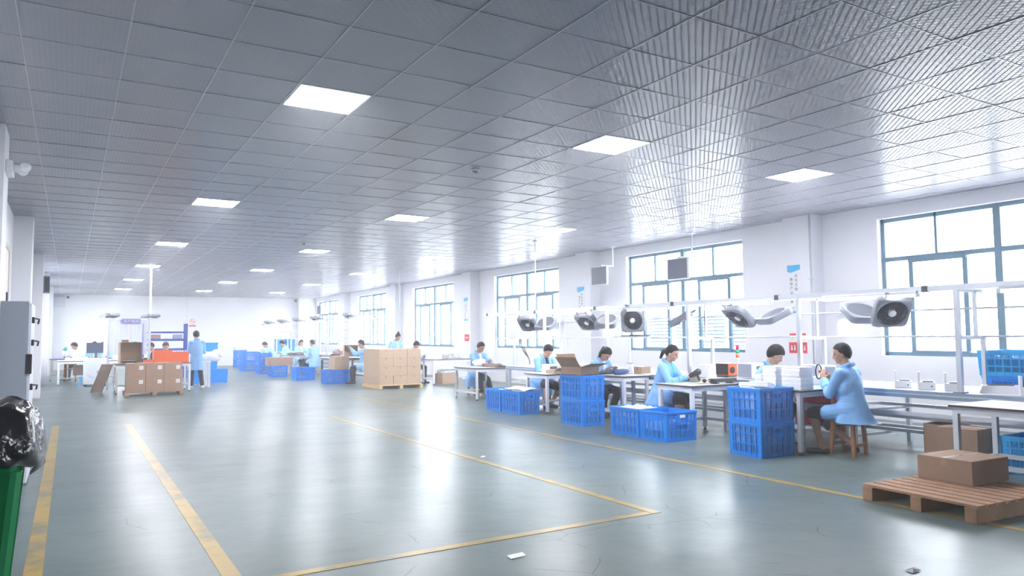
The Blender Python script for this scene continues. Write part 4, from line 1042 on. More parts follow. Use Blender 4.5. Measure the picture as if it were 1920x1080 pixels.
# ------------------------------------------------------------------ pallet stacks
pallet('pale low pallet under the tall carton stack', (7.66, 19.2, 0.0), 1.26, 1.36, 0.105, 0, WOODLT, 8, 'x')
rws = ['bottom', 'second', 'third', 'top']; cls = ['left', 'middle', 'right']
for r in range(4):
    for c in range(3):
        for d in range(2):
            carton('carton in the tall pallet stack: %s row, %s column, %s' % (rws[r], cls[c], ('front face showing', 'rear side')[d]), (7.255 + c * 0.402 + rn.uniform(-.004, .004), 18.9 + d * 0.61, 0.106 + r * 0.237), (0.398, 0.60, 0.235), rn.uniform(-.008, .008), CARDLT, 'cartons of the tall pallet stack')
pallet('brown low pallet under the cartons with white labels', (1.83, 20.5, 0.0), 1.32, 0.80, 0.10, 0, CARD, 8, 'x')
for r in range(2):
    for c in range(3):
        carton('brown carton with white label: %s row, %s column of the left stack' % (('bottom', 'top')[r], cls[c]), (1.42 + c * 0.414, 20.5, 0.101 + r * 0.345), (0.41, 0.62, 0.342), 0, CARD, 'labelled cartons of the left stack', (0.11, 0.23, 0.09, 0.09))

# ------------------------------------------------------------------ the far line
def bin_(label, loc, size, rz=0, mat=None, group='solid blue bins'):
    t = thing('blue_bin', label, 'bin', loc, rz, group); x, y, z = size; x /= 2; y /= 2; m = MB().mat(mat or BIN); k = 0.93; e = 0.012
    m.loft([[(a * x * f, b * y * f, zz) for a, b in ((-1, -1), (1, -1), (1, 1), (-1, 1))] for zz, f in ((0, k), (z, 1), (z, 1 - e / x), (0.02, k - e / x))]); m.build('bin_body', t)
    r = MB().mat(mat or BIN); r.box((-x - .01, -y - .01, z - .03), (x + .01, -y + .004, z)).box((-x - .01, y - .004, z - .03), (x + .01, y + .01, z)).box((-x - .01, -y, z - .03), (-x + .004, y, z)).box((x - .004, -y, z - .03), (x + .01, y, z)); r.build('rim', t, bevel=0.003)
    return t
crate('blue crate under the tall loose carton left of the carton stack', (6.87, 21.75, 0), (0.74, 0.56), 0.42, 0, CRATE)
carton('tall loose carton standing on a blue crate left of the carton stack', (6.98, 21.76, 0.421), (0.46, 0.42, 0.40), 0.12, CARDLT)
crate('blue crate with a dark end, lone on the floor of the far line', (6.58, 24.25, 0), (0.62, 0.66), 0.42, 0, CRATE)
crate('blue crate under the long carton of the far line', (6.38, 26.85, 0), (0.56, 0.66), 0.40, 0, CRATE)
carton('long low carton lying on a blue crate of the far line', (6.42, 26.8, 0.401), (0.86, 0.50, 0.28), 0.0, CARD)
lumps('bagged_parts', 'white bags in the crate under the long carton of the far line', (6.38, 26.85, 0.017), (0.48, 0.58), 0, 0.34, PARTSW, seed=81)
for i, (x, y, nm) in enumerate(((6.42, 29.2, 'behind the long carton'), (6.52, 32.3, 'widest, before the leaning worker'), (6.95, 36.6, 'nearest the far wall'))):
    for k in range(2): crate('%s blue crate of the far stack %s' % (('lower', 'upper')[k], nm), (x, y, 0.401 * k), ((0.5, 0.72, 0.5)[i], (0.6, 0.8, 0.7)[i]), 0.40, 0, CRATE)
lumps('plastic_bags', 'clear plastic bags on top of the blue crates nearest the far wall', (6.95, 36.6, 0.803), (0.46, 0.6), 0, 0.08, PARTSW, 0, 0.12, 82)
table('dark-legged table between the far crates and the carton stack', 6.95, 8.06, 22.3, 23.6, frame=DARK, leg=0.06)
table('white table among the seated workers of the far line', 6.9, 8.06, 27.4, 28.6)
table('white table at the deep end of the far line', 6.9, 8.06, 32.0, 33.2)
t = open_box('pale open-fronted box standing on the dark-legged table', (7.9, 22.7, 0.735), (0.42, 0.36, 0.46), 0, CARDLT, (None, None, None, None)); t.rotation_euler = (pi / 2, 0, RAD(-12)); t.location = (7.72, 23.0, 0.95)
t = thing('black_box', 'small black box at the left end of the dark-legged table', 'box', (7.12, 22.6, 0.735)); MB().mat(BLACK).box((-0.14, -0.1, 0), (0.14, 0.1, 0.12)).build('box_body', t, bevel=0.006); MB().mat(DARK).box((-0.142, -0.102, 0.09), (0.142, 0.102, 0.10)).build('lid', t)
lumps('loose_parts', 'heap of dark and pink parts on the bench behind the black box', (8.45, 26.0, 0.736), (0.5, 0.8), 0, 0.04, pbr('mixed_parts', (0.35, 0.22, 0.22), 0.5, var=0.9, vscale=18, bump=0.8), 0, 0.22, 91)
lumps('loose_parts', 'dark parts on the white table among the seated workers', (7.3, 27.9, 0.736), (0.6, 0.5), 0, 0.03, PARTSD, 0, 0.08, 92)
lumps('loose_parts', 'pale parts heaped on the low bench right of the carton stack', (9.7, 19.6, 0.736), (0.5, 0.4), 0, 0.03, pbr('grey_parts', (0.4, 0.42, 0.42), 0.5, var=0.6, vscale=20, bump=0.8), 0, 0.12, 93)
table('white table against the window wall right of the carton stack', 8.9, 10.45, 19.2, 20.0, frame=WHITEP)
lumps('bagged_parts', 'white sack lying over a carton under the table right of the carton stack', (9.55, 19.6, 0.301), (0.5, 0.4), 0, 0.05, PARTSW, 0, 0.08, 94)
carton('carton under the table right of the tall carton stack', (9.5, 19.6, 0.0), (0.55, 0.5, 0.30), 0.1, CARDLT)
for k in range(4): bin_('blue bin in the block of four on the far bench: %s %s' % (('lower', 'upper')[k // 2], ('left', 'right')[k % 2]), (8.5 + 0.45 * (k % 2), 35.4, 0.736 + 0.292 * (k // 2)), (0.40, 0.5, 0.288))
# ------------------------------------------------------------------ the left cluster
table('wooden-topped table behind the labelled cartons, with orange crates', 1.0, 2.78, 21.0, 22.0, top=CARDLT, h=0.755, frame=WHITEP)
t = open_box('large open-fronted carton standing on the table behind the labelled cartons', (1.35, 21.4, 0.757), (0.50, 0.54, 0.42), 0, CARDLT, (None, None, None, None)); t.rotation_euler = (pi / 2, 0, RAD(4)); t.location = (1.34, 21.62, 1.03)
t = thing('dark_tray', 'dark tray lying inside the open-fronted carton', 'tray', (1.34, 21.4, 0.772)); MB().mat(DARKBLUE).box((-0.16, -0.12, 0), (0.16, 0.12, 0.05)).build('tray_base', t); MB().mat(LGREY).box((-0.15, -0.11, 0.05), (0.15, 0.11, 0.06)).build('tray_lid', t)
carton('small brown box on top of the open-fronted carton', (1.24, 21.45, 1.302), (0.16, 0.14, 0.06), 0, CARD); t = thing('green_pack', 'small green pack on top of the open-fronted carton', 'pack', (1.46, 21.45, 1.302)); MB().mat(pbr('mint', (0.3, 0.7, 0.5), 0.5)).box((-0.06, -0.05, 0), (0.06, 0.05, 0.05)).build('pack_body', t, bevel=0.01)
def orange_crate(label, loc, size):
    t = thing('orange_crate', label, 'crate', loc, 0, 'orange crates on the left table'); x, y, z = size
    m = MB().mat(ORANGE); m.box((-x / 2, -y / 2, 0), (x / 2, -y / 2 + .01, z)).box((-x / 2, y / 2 - .01, 0), (x / 2, y / 2, z)).box((-x / 2, -y / 2, 0), (-x / 2 + .01, y / 2, z)).box((x / 2 - .01, -y / 2, 0), (x / 2, y / 2, z)).box((-x / 2, -y / 2, 0), (x / 2, y / 2, .01)); m.build('crate_body', t)
    r = MB().mat(ORANGE)
    for k in range(7): r.box((-x / 2 + x * k / 6 - .008, -y / 2 - .008, 0), (-x / 2 + x * k / 6 + .008, -y / 2, z))
    r.build('rib', t); return t
orange_crate('low orange tray at the left of the orange crates', (1.78, 21.25, 0.756), (0.26, 0.3, 0.09))
orange_crate('tall orange crate in the middle of the left table', (2.10, 21.35, 0.756), (0.42, 0.5, 0.33))
orange_crate('orange crate with white bottles behind the standing worker', (2.52, 21.45, 0.756), (0.40, 0.5, 0.28))
for k in range(6):
    t = thing('white_bottle', 'small white bottle standing in the right-hand orange crate', 'bottle', (2.37 + 0.06 * k, 21.40 + 0.05 * (k % 2), 0.77), 0, 'white bottles in the orange crate'); MB().mat(WHITEP).cyl((0, 0), 0.024, 0, 0.26, 12).build('bottle_body', t, True); MB().mat(PAPER).cyl((0, 0), 0.014, 0.26, 0.30, 10).build('cap', t, True)
t = thing('dark_board', 'dark brown board leaning against the left table', 'board', (0.62, 22.05, 0.0), RAD(-38))
MB().mat(PLANKWOOD).loft([[(-0.16, 0, 0.0), (0.16, 0, 0.0), (0.16, 0.025, 0.005), (-0.16, 0.025, 0.005)], [(-0.16, 0.42, 0.72), (0.16, 0.42, 0.72), (0.16, 0.445, 0.71), (-0.16, 0.445, 0.71)]]).build('board_sheet', t)
t = thing('machine_cabinet', 'pale machine cabinet on castors left of the leaning board', 'machine', (0.68, 25.2, 0.0))
MB().mat(LGREY).box((-0.30, -0.25, 0.06), (0.30, 0.25, 0.82)).build('housing', t, bevel=0.01); MB().mat(GREY).cyl((0, 0), 0.05, 0, 0.01, 14).build('dial', t).matrix_local = Matrix.Translation((0.08, -0.25, 0.42)) @ Matrix.Rotation(pi / 2, 4, 'X')
for a, b in ((-1, -1), (1, -1), (1, 1), (-1, 1)): MB().mat(BLACK).ell((a * 0.25, b * 0.2, 0.03), (0.035, 0.02, 0.03)).build('caster', t)
MB().mat(GREY).tube([(-0.2, -0.252, 0.35), (-0.12, -0.252, 0.28), (-0.02, -0.252, 0.26)], 0.008, 6).build('cable', t)
table('white table at the far left holding the black monitor', -0.30, 1.30, 26.0, 27.3, frame=WHITEP, top=WHITEP)
t = thing('computer_monitor', 'black computer monitor seen from behind on the far left table', 'monitor', (0.72, 26.3, 0.735))
MB().mat(DARKBLUE).box((-0.26, -0.025, 0.22), (0.26, 0.02, 0.54)).build('screen_back', t, bevel=0.012); MB().mat(DARK).box((-0.04, -0.02, 0.01), (0.04, 0.03, 0.28)).cyl((0, 0), 0.11, 0, 0.012, 18).build('stand', t); MB().mat(BLACK).box((-0.24, 0.02, 0.24), (0.24, 0.024, 0.52)).build('screen', t)
lumps('white_parts', 'white plastic parts strewn on the far left table', (0.2, 26.4, 0.736), (0.6, 0.5), 0, 0.03, PARTSW, 0, 0.10, 95)
carton('brown carton under the far left table', (0.35, 26.6, 0.28), (0.45, 0.4, 0.30), 0, CARD)
t = thing('blue_stool', 'light blue plastic stool under the far left table', 'stool', (0.4, 25.75, 0))
MB().mat(CRATELT).cyl((0, 0), 0.15, 0.25, 0.27, 18).build('seat', t)
for k in range(4): MB().mat(CRATELT).tube([(0.10 * cos(k * pi / 2 + .8), 0.10 * sin(k * pi / 2 + .8), 0.26), (0.17 * cos(k * pi / 2 + .8), 0.17 * sin(k * pi / 2 + .8), 0)], 0.018, 8).build('leg', t)
table('small pale table with blue edge in the sunny far left corner', -0.55, 0.02, 28.9, 29.9, frame=CREAM, top=BLUESHELF)
t = thing('green_bottle', 'green and white spray bottle on the small table in the far left corner', 'bottle', (-0.12, 29.3, 0.735)); MB().mat(WHITEP).cyl((0, 0), 0.06, 0, 0.28, 14).build('bottle_body', t, True); MB().mat(pbr('green_cap', (0.1, 0.5, 0.3), 0.5)).cyl((0, 0), 0.07, 0.28, 0.40, 14).build('cap', t, True)
t = thing('wooden_chair', 'orange-brown wooden chair in the sunny far left corner', 'chair', (0.05, 28.3, 0))
MB().mat(STOOLWOOD).box((-0.18, -0.18, 0.40), (0.18, 0.18, 0.43)).build('seat', t); MB().mat(STOOLWOOD).box((-0.18, 0.15, 0.55), (0.18, 0.18, 0.8)).build('backrest', t)
for a, b in ((-1, -1), (1, -1), (1, 1), (-1, 1)): MB().mat(STOOLWOOD).box((a * .16 - .02, b * .16 - .02, 0), (a * .16 + .02, b * .16 + .02, 0.8 if b > 0 else 0.4)).build('leg', t)
# booth with strip curtains
t = thing('curtain_booth', 'white framed booth hung with clear strip curtains, left of the blue shelf', 'booth', (1.42, 24.4, 0))
for a in (-0.5, 0.5):
    for b in (-1.3, 1.3): MB().mat(STEEL).box((a - .02, b - .02, 0), (a + .02, b + .02, 1.95)).build('post', t)
for a in (-0.5, 0.5): MB().mat(STEEL).box((a - .02, -1.5, 1.93), (a + .02, 1.5, 1.97)).build('top_rail', t)
for b in (-1.3, 1.3): MB().mat(STEEL).box((-0.8, b - .02, 1.93), (0.75, b + .02, 1.97)).build('top_rail', t)
for k in range(8): MB().mat(CLEARP).box((-0.48 + 0.12 * k, -1.285, 0.95), (-0.375 + 0.12 * k, -1.281, 1.92)).build('curtain_strip', t)
for k in range(10): MB().mat(CLEARP).box((-0.521, -1.25 + 0.25 * k, 0.95), (-0.517, -1.03 + 0.25 * k, 1.92)).build('curtain_strip', t)
t = tag(MB().mat(TUBEM).tube([(0.62, 21.8, 1.82), (0.80, 23.0, 1.96)], 0.022, 10).mat(WHITEP).box((0.60, 21.78, 1.80), (0.64, 21.82, 1.84)).build('fluorescent_tube_light'), 'sloping lit tube lamp at the left end of the curtain booth', 'tube light')
for k, (x, y) in enumerate(((0.95, 23.3), (1.98, 23.4))): box_fan(('dark fan lying on the left end of the curtain booth frame', 'dark fan lying on the right end of the curtain booth frame')[k], (x, y, 2.03), (RAD(172), 0, RAD(30)))
t = thing('purple_sign', 'small purple sign with white characters hung on the curtain booth', 'sign', (1.47, 23.06, 1.80)); MB().mat(PURPLE).box((-0.23, -0.005, 0), (0.23, 0.005, 0.14)).build('sign_board', t); writing('lettering', '生产车间', t, (0, -0.007, 0.07), (pi / 2, 0, 0), 0.10, PAPER)
t = thing('cable_conduit', 'white conduit pipe dropping from the ceiling to the curtain booth', 'pipe', (1.98, 23.5, 0.75)); MB().mat(WHITEP).cyl((0, 0), 0.024, 0, HC - 0.75, 10).build('pipe', t, True); MB().mat(WHITEP).cyl((0, 0), 0.06, HC - 0.78, HC - 0.755, 14).build('ceiling_flange', t)
t = thing('cable_conduit', 'thin white conduit dropping from the bright ceiling to the far rack', 'pipe', (8.65, 21.1, 2.03)); MB().mat(WHITEP).cyl((0, 0), 0.018, 0, HC - 2.03, 10).build('pipe', t, True); MB().mat(WHITEP).cyl((0, 0), 0.05, HC - 2.06, HC - 2.035, 14).build('ceiling_flange', t)
t = thing('cable_conduit', 'thin white conduit dropping from the ceiling to the near rack', 'pipe', (8.65, 13.4, 1.87)); MB().mat(WHITEP).cyl((0, 0), 0.012, 0, HC - 1.87, 10).build('pipe', t, True); MB().mat(WHITEP).cyl((0, 0), 0.05, HC - 1.90, HC - 1.875, 14).build('ceiling_flange', t)
t = thing('storage_shelf', 'blue steel storage shelf behind the seated pair at the left', 'shelf', (2.83, 28.2, 0))
for a in (-0.68, 0.68):
    for b in (-0.25, 0.25): MB().mat(BLUESHELF).box((a - .035, b - .03, 0), (a + .035, b + .03, 1.9)).build('post', t)
for z in (0.35, 1.0, 1.33, 1.6):
    for b in (-0.25, 0.25): MB().mat(BLUESHELF).box((-0.68, b - .02, z - .03), (0.68, b + .02, z + .03)).build('beam', t)
    if z in (0.35, 1.0, 1.33): MB().mat(BLUESHELF).box((-0.66, -0.24, z + .03), (0.66, 0.24, z + .045)).build('shelf_board', t)
for k, (x, w_, m_) in enumerate(((2.55, 0.3, CARD), (2.95, 0.25, WHITEP), (3.25, 0.28, GREY))): carton('%s box on the shelf board of the blue storage shelf' % ('brown', 'white', 'grey')[k], (x, 28.2, 1.376), (w_, 0.3, 0.15), 0, m_, tape=False)
# right of the standing worker
t = thing('white_pipe_stand', 'white pipe stand beside the standing worker', 'stand', (3.36, 22.7, 0))
for a in (-0.07, 0.07):
    for b in (-0.25, 0.25): MB().mat(WHITEP).box((a - .03, b - .03, 0), (a + .03, b + .03, 0.70)).build('leg', t)
MB().mat(WHITEP).box((-0.12, -0.3, 0.70), (0.12, 0.3, 0.735)).build('top_plate', t)
t = thing('plastic_sack', 'bulging white sack in clear plastic on the pipe stand', 'sack', (3.55, 22.75, 0.737))
mm = MB()
for x, y, z, a, b, c in ((0, 0, 0.13, .20, .18, .14), (0.14, 0.02, 0.18, .17, .15, .15), (-0.16, 0, 0.14, .10, .13, .13), (0.10, 0, 0.05, .15, .12, .07)): mm.ell((x, y, z), (a, b, c))
remeshed(mm, 'sack_body', t, 0.015, [FOAM], 3)
bin_('lone blue bin on the floor right of the pipe stand', (4.05, 24.75, 0), (0.50, 0.5, 0.42))
for k in range(3): bin_('%s bin of the blue stack right of the standing worker' % ('lowest', 'middle', 'top')[k], (3.86, 25.55, 0.415 * k), (0.52, 0.55, 0.41))
bin_('blue bin half hidden behind the standing worker', (3.35, 24.4, 0), (0.46, 0.5, 0.42))

# ------------------------------------------------------------------ walls: posters, screens, small fittings
def poster(label, y, z0, z1, w_=0.27, x=10.897, text=True):
    t = thing('wall_poster', label, 'poster', (x, y, z0)); h = z1 - z0
    MB().mat(PAPER).box((0, -w_ / 2, 0), (0.004, w_ / 2, h)).build('sheet', t)
    n = 10; m = MB().mat(POSTERB)
    top = [(-0.0012, w_ / 2 - w_ * i / n, h - 0.005) for i in range(n + 1)]; bot = [(-0.0012, w_ / 2 - w_ * i / n, h - 0.105 - 0.035 * (1 - 2 * abs(i / n - 0.3))) for i in range(n + 1)]
    m.add(top + bot, [(i, i + 1, n + 2 + i, n + 1 + i) for i in range(n)]); m.build('header', t)
    MB().mat(POSTERB).box((-0.0012, -w_ / 2, 0.03), (0, w_ / 2, 0.075)).build('footer', t)
    for tx, dy, zt in (('自检互检', -0.045, h - 0.20), ('确保产品质量', 0.055, h - 0.26)):
        for i, ch in enumerate(tx): writing('lettering', ch, t, (-0.0015, dy, zt - 0.078 * i), (pi / 2, 0, -pi / 2), 0.062, DARK)
    return t
poster('tall white poster with cyan header on the pillar near the stool man', 8.50, 1.70, 2.59)
poster('tall white poster with cyan header on the pillar by the hanging screens', 14.80, 1.70, 2.59, 0.30)
poster('small faded poster with cyan header on the pillar right of the carton stack', 21.0, 1.85, 2.62, 0.30)
for k, (y, w_) in enumerate(((8.56, 0.17), (8.36, 0.17))):
    t = thing('safety_notice', ('red safety notice with yellow block letters, half hidden by the rack post', 'red safety notice with a white heading, right of the rack post')[k], 'notice', (10.897, y, 1.04))
    MB().mat(PAPER).box((0, -w_ / 2, 0), (0.004, w_ / 2, 0.36)).build('sheet', t); MB().mat(POSTERR).box((-0.001, -w_ / 2, 0), (0, w_ / 2, 0.19)).box((-0.001, -w_ / 2 + .02, 0.31), (0, w_ / 2 - .02, 0.345)).build('red_panel', t)
    m = MB().mat(PAPER)
    for a in (-0.035, 0.03): m.ell((-0.002, a, 0.12), (0.001, 0.014, 0.014)); m.box((-0.002, a - .016, 0.05), (-0.0012, a + .016, 0.10))
    m.build('pictogram', t)
    if k == 0: writing('lettering', 'LIC', t, (-0.0015, 0, 0.25), (pi / 2, 0, -pi / 2), 0.085, YELLOW)
    else:
        MB().mat(GREY).box((-0.001, -0.06, 0.245), (0, 0.06, 0.255)).box((-0.001, -0.06, 0.225), (0, 0.03, 0.235)).build('print_line', t)
t = thing('safety_notice', 'small red notice on the pillar above the man at the grey desk', 'notice', (10.897, 20.95, 1.22)); MB().mat(POSTERR).box((0, -0.16, 0), (0.004, 0.16, 0.22)).build('sheet', t); MB().mat(PAPER).box((-0.001, -0.1, 0.1), (0, 0.1, 0.13)).build('print_line', t)
t = thing('no_smoking_sign', 'round red prohibition sign with caption on the far wall', 'sign', (5.19, YB - 0.066, 1.92))
MB().mat(PAPER).box((-0.17, 0, 0), (0.17, 0.004, 0.46)).build('sheet', t)
m = MB().mat(POSTERR).tube([(0.12 * cos(2 * pi * k / 28), -0.004, 0.30 + 0.12 * sin(2 * pi * k / 28)) for k in range(29)], 0.012, 6).bar((-0.085, -0.004, 0.385), (0.085, -0.004, 0.215), 0.018); m.build('red_ring', t)
MB().mat(DARK).box((-0.07, -0.003, 0.29), (0.06, 0, 0.31)).build('pictogram', t); MB().mat(POSTERR).box((-0.16, -0.003, 0.04), (0.16, 0, 0.12)).build('caption_bar', t)
def screen(label, y, z, x=10.4, w_=0.58, h=0.43):
    t = thing('hanging_screen', label, 'screen', (x, y, z), 0, 'screens hung by the windows')
    MB().mat(LGREY).box((0, -w_ / 2, 0), (0.05, w_ / 2, h)).build('housing', t, bevel=0.006); MB().mat(DARKBLUE).box((-0.003, -w_ / 2 + .018, 0.018), (0, w_ / 2 - .018, h - .018)).build('screen_panel', t)
    MB().mat(LGREY).box((0.05, -0.03, h * 0.5), (0.09, 0.03, h + 0.03)).box((0.05, -0.02, h + 0.01), (0.42, 0.02, h + 0.035)).box((0.40, -0.015, h + 0.01), (0.43, 0.015, HC - z)).build('ceiling_arm', t); MB().mat(WHITEP).box((0.34, -0.07, HC - z - 0.012), (0.49, 0.07, HC - z)).build('ceiling_plate', t)
    return t
screen('dark hanging screen left of the louvred window', 13.42, 2.53); screen('dark hanging screen in front of the louvred window', 10.87, 2.48)
t = screen('dark hanging screen in the farthest window of the right wall', 35.6, 2.5)
t = thing('emergency_lamp', 'white twin emergency lamp high on the nearest left pillar', 'emergency lamp', (-0.57, 8.62, 3.00)) 
MB().mat(WHITEP).box((0, -0.16, 0.0), (0.06, 0.16, 0.12)).build('housing', t, bevel=0.01)
for a in (-0.1, 0.1): MB().mat(WHITEP).ell((0.16 if a < 0 else 0.13, a, 0.07), (0.05, 0.05, 0.05)).build('lamp_head', t, True)
MB().mat(WHITEP).box((0.05, -0.12, 0.05), (0.14, 0.12, 0.08)).build('arm', t)
for k, (x, y) in enumerate(((4.25, 7.92), (4.32, 15.93))):
    t = thing('smoke_detector', ('round smoke detector on the ceiling between the nearest two lamp rows', 'round smoke detector on the ceiling just before the third middle-row lamp')[k], 'smoke detector', (x, y, HC)); MB().mat(WHITEP).cyl((0, 0), 0.055, -0.02, 0.0, 20).build('base', t, True); MB().mat(GREY).cyl((0, 0), 0.025, -0.055, -0.02, 16, 0.045).build('sensor_head', t, True)
for k, (x, y) in enumerate(((-0.1, YB - 0.12), (10.2, YB - 0.12))):
    t = thing('security_camera', ('small dark camera high at the left of the far wall', 'small dark camera high at the right of the far wall')[k], 'camera', (x, y, 3.30)); MB().mat(DARK).ell((0, -0.02, 0), (0.05, 0.06, 0.05)).build('camera_head', t, True); MB().mat(LGREY).box((-0.02, 0, 0), (0.02, 0.12, 0.03)).build('bracket', t)
t = thing('wall_cabinet', 'grey electrical panel high on the far wall at the left', 'electrical panel', (-0.45, YB - 0.1, 2.85)); MB().mat(LGREY).box((-0.22, 0, 0), (0.22, 0.1, 0.5)).build('housing', t, bevel=0.008); MB().mat(STEEL).box((-0.2, -0.01, 0.02), (0.2, 0, 0.48)).build('door', t)
t = thing('wall_speaker', 'grey box speaker mounted on the left pillars', 'speaker', (-0.57, 21.0, 2.5)); MB().mat(GREY).box((0, -0.12, 0), (0.14, 0.12, 0.42)).build('housing', t, bevel=0.01); MB().mat(DARK).box((0.03, -0.125, 0.03), (0.13, -0.12, 0.39)).build('grille', t)
t = MB().mat(CREAM).box((XL - 0.02, 11.0, 0), (XL + 0.035, 13.2, 2.7)).build('door_1'); struct(t)
MB().mat(TABLETOP).box((XL, 13.2, 0), (XL + 0.05, 13.28, 2.76)).box((XL, 10.92, 0), (XL + 0.05, 11.0, 2.76)).box((XL, 10.92, 2.7), (XL + 0.05, 13.28, 2.76)).build('door_frame', t); MB().mat(DARK).box((XL + 0.035, 12.9, 1.9), (XL + 0.06, 12.98, 2.08)).build('door_handle', t)
t = thing('electrical_conduit', 'thin grey conduit running down the pillar near the stool man', 'pipe', (10.88, 8.14, 0.0)); MB().mat(LGREY).cyl((0, 0), 0.014, 0.0, HC, 8).build('pipe', t, True); MB().mat(LGREY).box((-0.02, -0.03, 2.3), (0.02, 0.03, 2.33)).box((-0.02, -0.03, 1.3), (0.02, 0.03, 1.33)).build('clip', t)

# ------------------------------------------------------------------ left foreground
t = thing('steel_cabinet', 'grey steel cabinet with row of sockets along its edge, at the left edge', 'cabinet', (-0.58, 8.9, 0))
MB().mat(CABGREY).box((-0.255, -0.4, 0.0), (0.235, 0.45, 1.76)).build('housing', t, bevel=0.006); MB().mat(STEEL).box((0.235, -0.38, 0.02), (0.262, 0.43, 1.74)).build('side_panel', t, bevel=0.003)
for z in (1.58, 1.36, 0.93, 0.70):
    o = MB().mat(BLACK).box((0.26, -0.32, z - .03), (0.285, -0.24, z + .03)).build('socket', t, bevel=0.004); MB().mat(BLACK).tube([(0.28, -0.28, z + .02), (0.32, -0.22, z + .01), (0.31, -0.16, z - .03)], 0.009, 6).build('plug', o)
MB().mat(BLACK).box((0.225, -0.41, 1.06), (0.275, -0.33, 1.25)).build('handle', t, bevel=0.006)
t = thing('rubbish_bin', 'green plastic wheeled bin at the left edge under a black liner', 'bin', (-0.43, 3.75, 0))
def rr_(x, y, z, r=0.05, n=5):
    o = []
    for cx, cy_, a0 in ((x - r, y - r, 0), (-x + r, y - r, pi / 2), (-x + r, -y + r, pi), (x - r, -y + r, 3 * pi / 2)):
        for k in range(n): o.append((cx + r * cos(a0 + k * pi / 2 / (n - 1)), cy_ + r * sin(a0 + k * pi / 2 / (n - 1)), z))
    return o
MB().mat(GREEN).loft([rr_(0.20, 0.22, 0.04), rr_(0.275, 0.28, 0.95), rr_(0.255, 0.26, 0.95), rr_(0.18, 0.20, 0.06)]).build('bin_body', t, True)
m = MB().mat(GREEN)
for y in (-0.12, 0.0, 0.12): m.bar((0.205, y, 0.1), (0.268, y * 1.1, 0.86), 0.03, 0.02)
m.bar((0.20, -0.225, 0.06), (0.268, -0.282, 0.88), 0.028, 0.028)
m.build('rib', t)
for a in (-1, 1): MB().mat(BLACK).tube([(a * 0.15 - .02, 0.22, 0.06), (a * 0.15 + .02, 0.22, 0.06)], 0.06, 14).build('wheel', t)
rb = random.Random(12); n = 72; prof = [(0.86, 1.10), (0.90, 1.16), (1.0, 1.165), (1.12, 1.14), (1.20, 1.08), (1.25, 1.02), (1.27, 0.96), (1.26, 0.92), (1.18, 0.905), (1.12, 0.90)]
ph = [rb.uniform(0, 6.3) for _ in range(12)]; rings = []
for i, (q, z) in enumerate(prof):
    ring = []
    for j in range(n):
        a = 2 * pi * j / n; ca, sa = cos(a), sin(a); p = 3.2; f = (abs(ca) ** p + abs(sa) ** p) ** (-1 / p)
        w_ = 0.018 * sin(9 * a + ph[i % 12]) + 0.014 * sin(17 * a + ph[(i * 3) % 12] + i) + 0.008 * sin(31 * a + i * 2) + rb.uniform(-.005, .005)
        sag = (0.035 * sin(3 * a + 1) + 0.02 * sin(7 * a)) * (i / 9)
        ring.append((0.28 * f * ca * (q + w_ * 2), 0.285 * f * sa * (q + w_ * 2), z - sag + 0.012 * sin(13 * a + ph[i % 12])))
    rings.append(ring)
rings = [[(x, y, z - 0.03) for x, y, z in q] for q in rings]
lin = MB().mat(BAG).loft(rings, caps=False); lin.add([(0.28 * 0.8 * cos(2 * pi * j / 24), 0.28 * 0.8 * sin(2 * pi * j / 24), 1.06 + 0.02 * sin(5 * j)) for j in range(24)], [tuple(range(24))])
o = lin.build('bin_liner', t, True); sb = o.modifiers.new('s', 'SUBSURF'); sb.levels = 1; sb.render_levels = 1
for k, (x, y, s_) in enumerate(((2.45, 4.05, 0.06), (4.25, 2.56, 0.05), (4.1, 7.5, 0.03))):
    m = MB().mat(PAPER if k != 1 else DARK); m.add([(-s_, -s_ * .6, 0.004), (s_ * .9, -s_ * .5, 0.006), (s_, s_ * .4, 0.012), (-s_ * .8, s_ * .6, 0.005), (0, 0, 0.016)], [(0, 1, 4), (1, 2, 4), (2, 3, 4), (3, 0, 4), (3, 2, 1, 0)])
    tag(m.build('paper_scrap', loc=(x, y, 0)), ('torn pale scrap on the floor near the bottom edge, inside the yellow corner', 'dark scrap of wrapping on the floor at the lower right', 'tiny white scrap on the floor between the yellow lines')[k], 'scrap')

# ------------------------------------------------------------------ people
stool('wooden stool under the man with his back turned', (7.69, 5.33, 0), RAD(6))
person('man seen from behind on a wooden stool, turning left, holding a black loop', (7.70, 5.28, 0), 0.10, 0.41, 5, 6, 27, hands=((-0.05, 0.30, 0.84), (0.08, 0.32, 0.83)), feet=((-0.20, 0.26, 0, 25), (0.05, 0.02, 0.02, -30)), legs='short', trouser=BROWNW, skin=SKIND, hair='crop', voxel=0.0055, hem=0.365, palm=((0.7, 0.1, 0.3), (-0.7, 0.1, 0.3)), curl=38, hand_dir=((0.25, 0.35, 0.95), (-0.3, 0.4, 0.9)), shirt=TEEW)
stool('wooden stool under the man with the fringe behind the foam boxes', (7.74, 6.62, 0), 0.5)
person('man with a black fringe bending over white foam boxes', (7.72, 6.62, 0), pi + 0.72, 0.41, 15, 22, 8, hands=((-0.15, 0.30, 0.80), (0.16, 0.32, 0.80)), feet=((-0.12, 0.25, 0), (0.12, 0.28, 0)), hair='fringe', voxel=0.0055, shirt=TEEW)
stool('wooden stool under the woman with the ponytail', (7.52, 8.26, 0), 0.2)
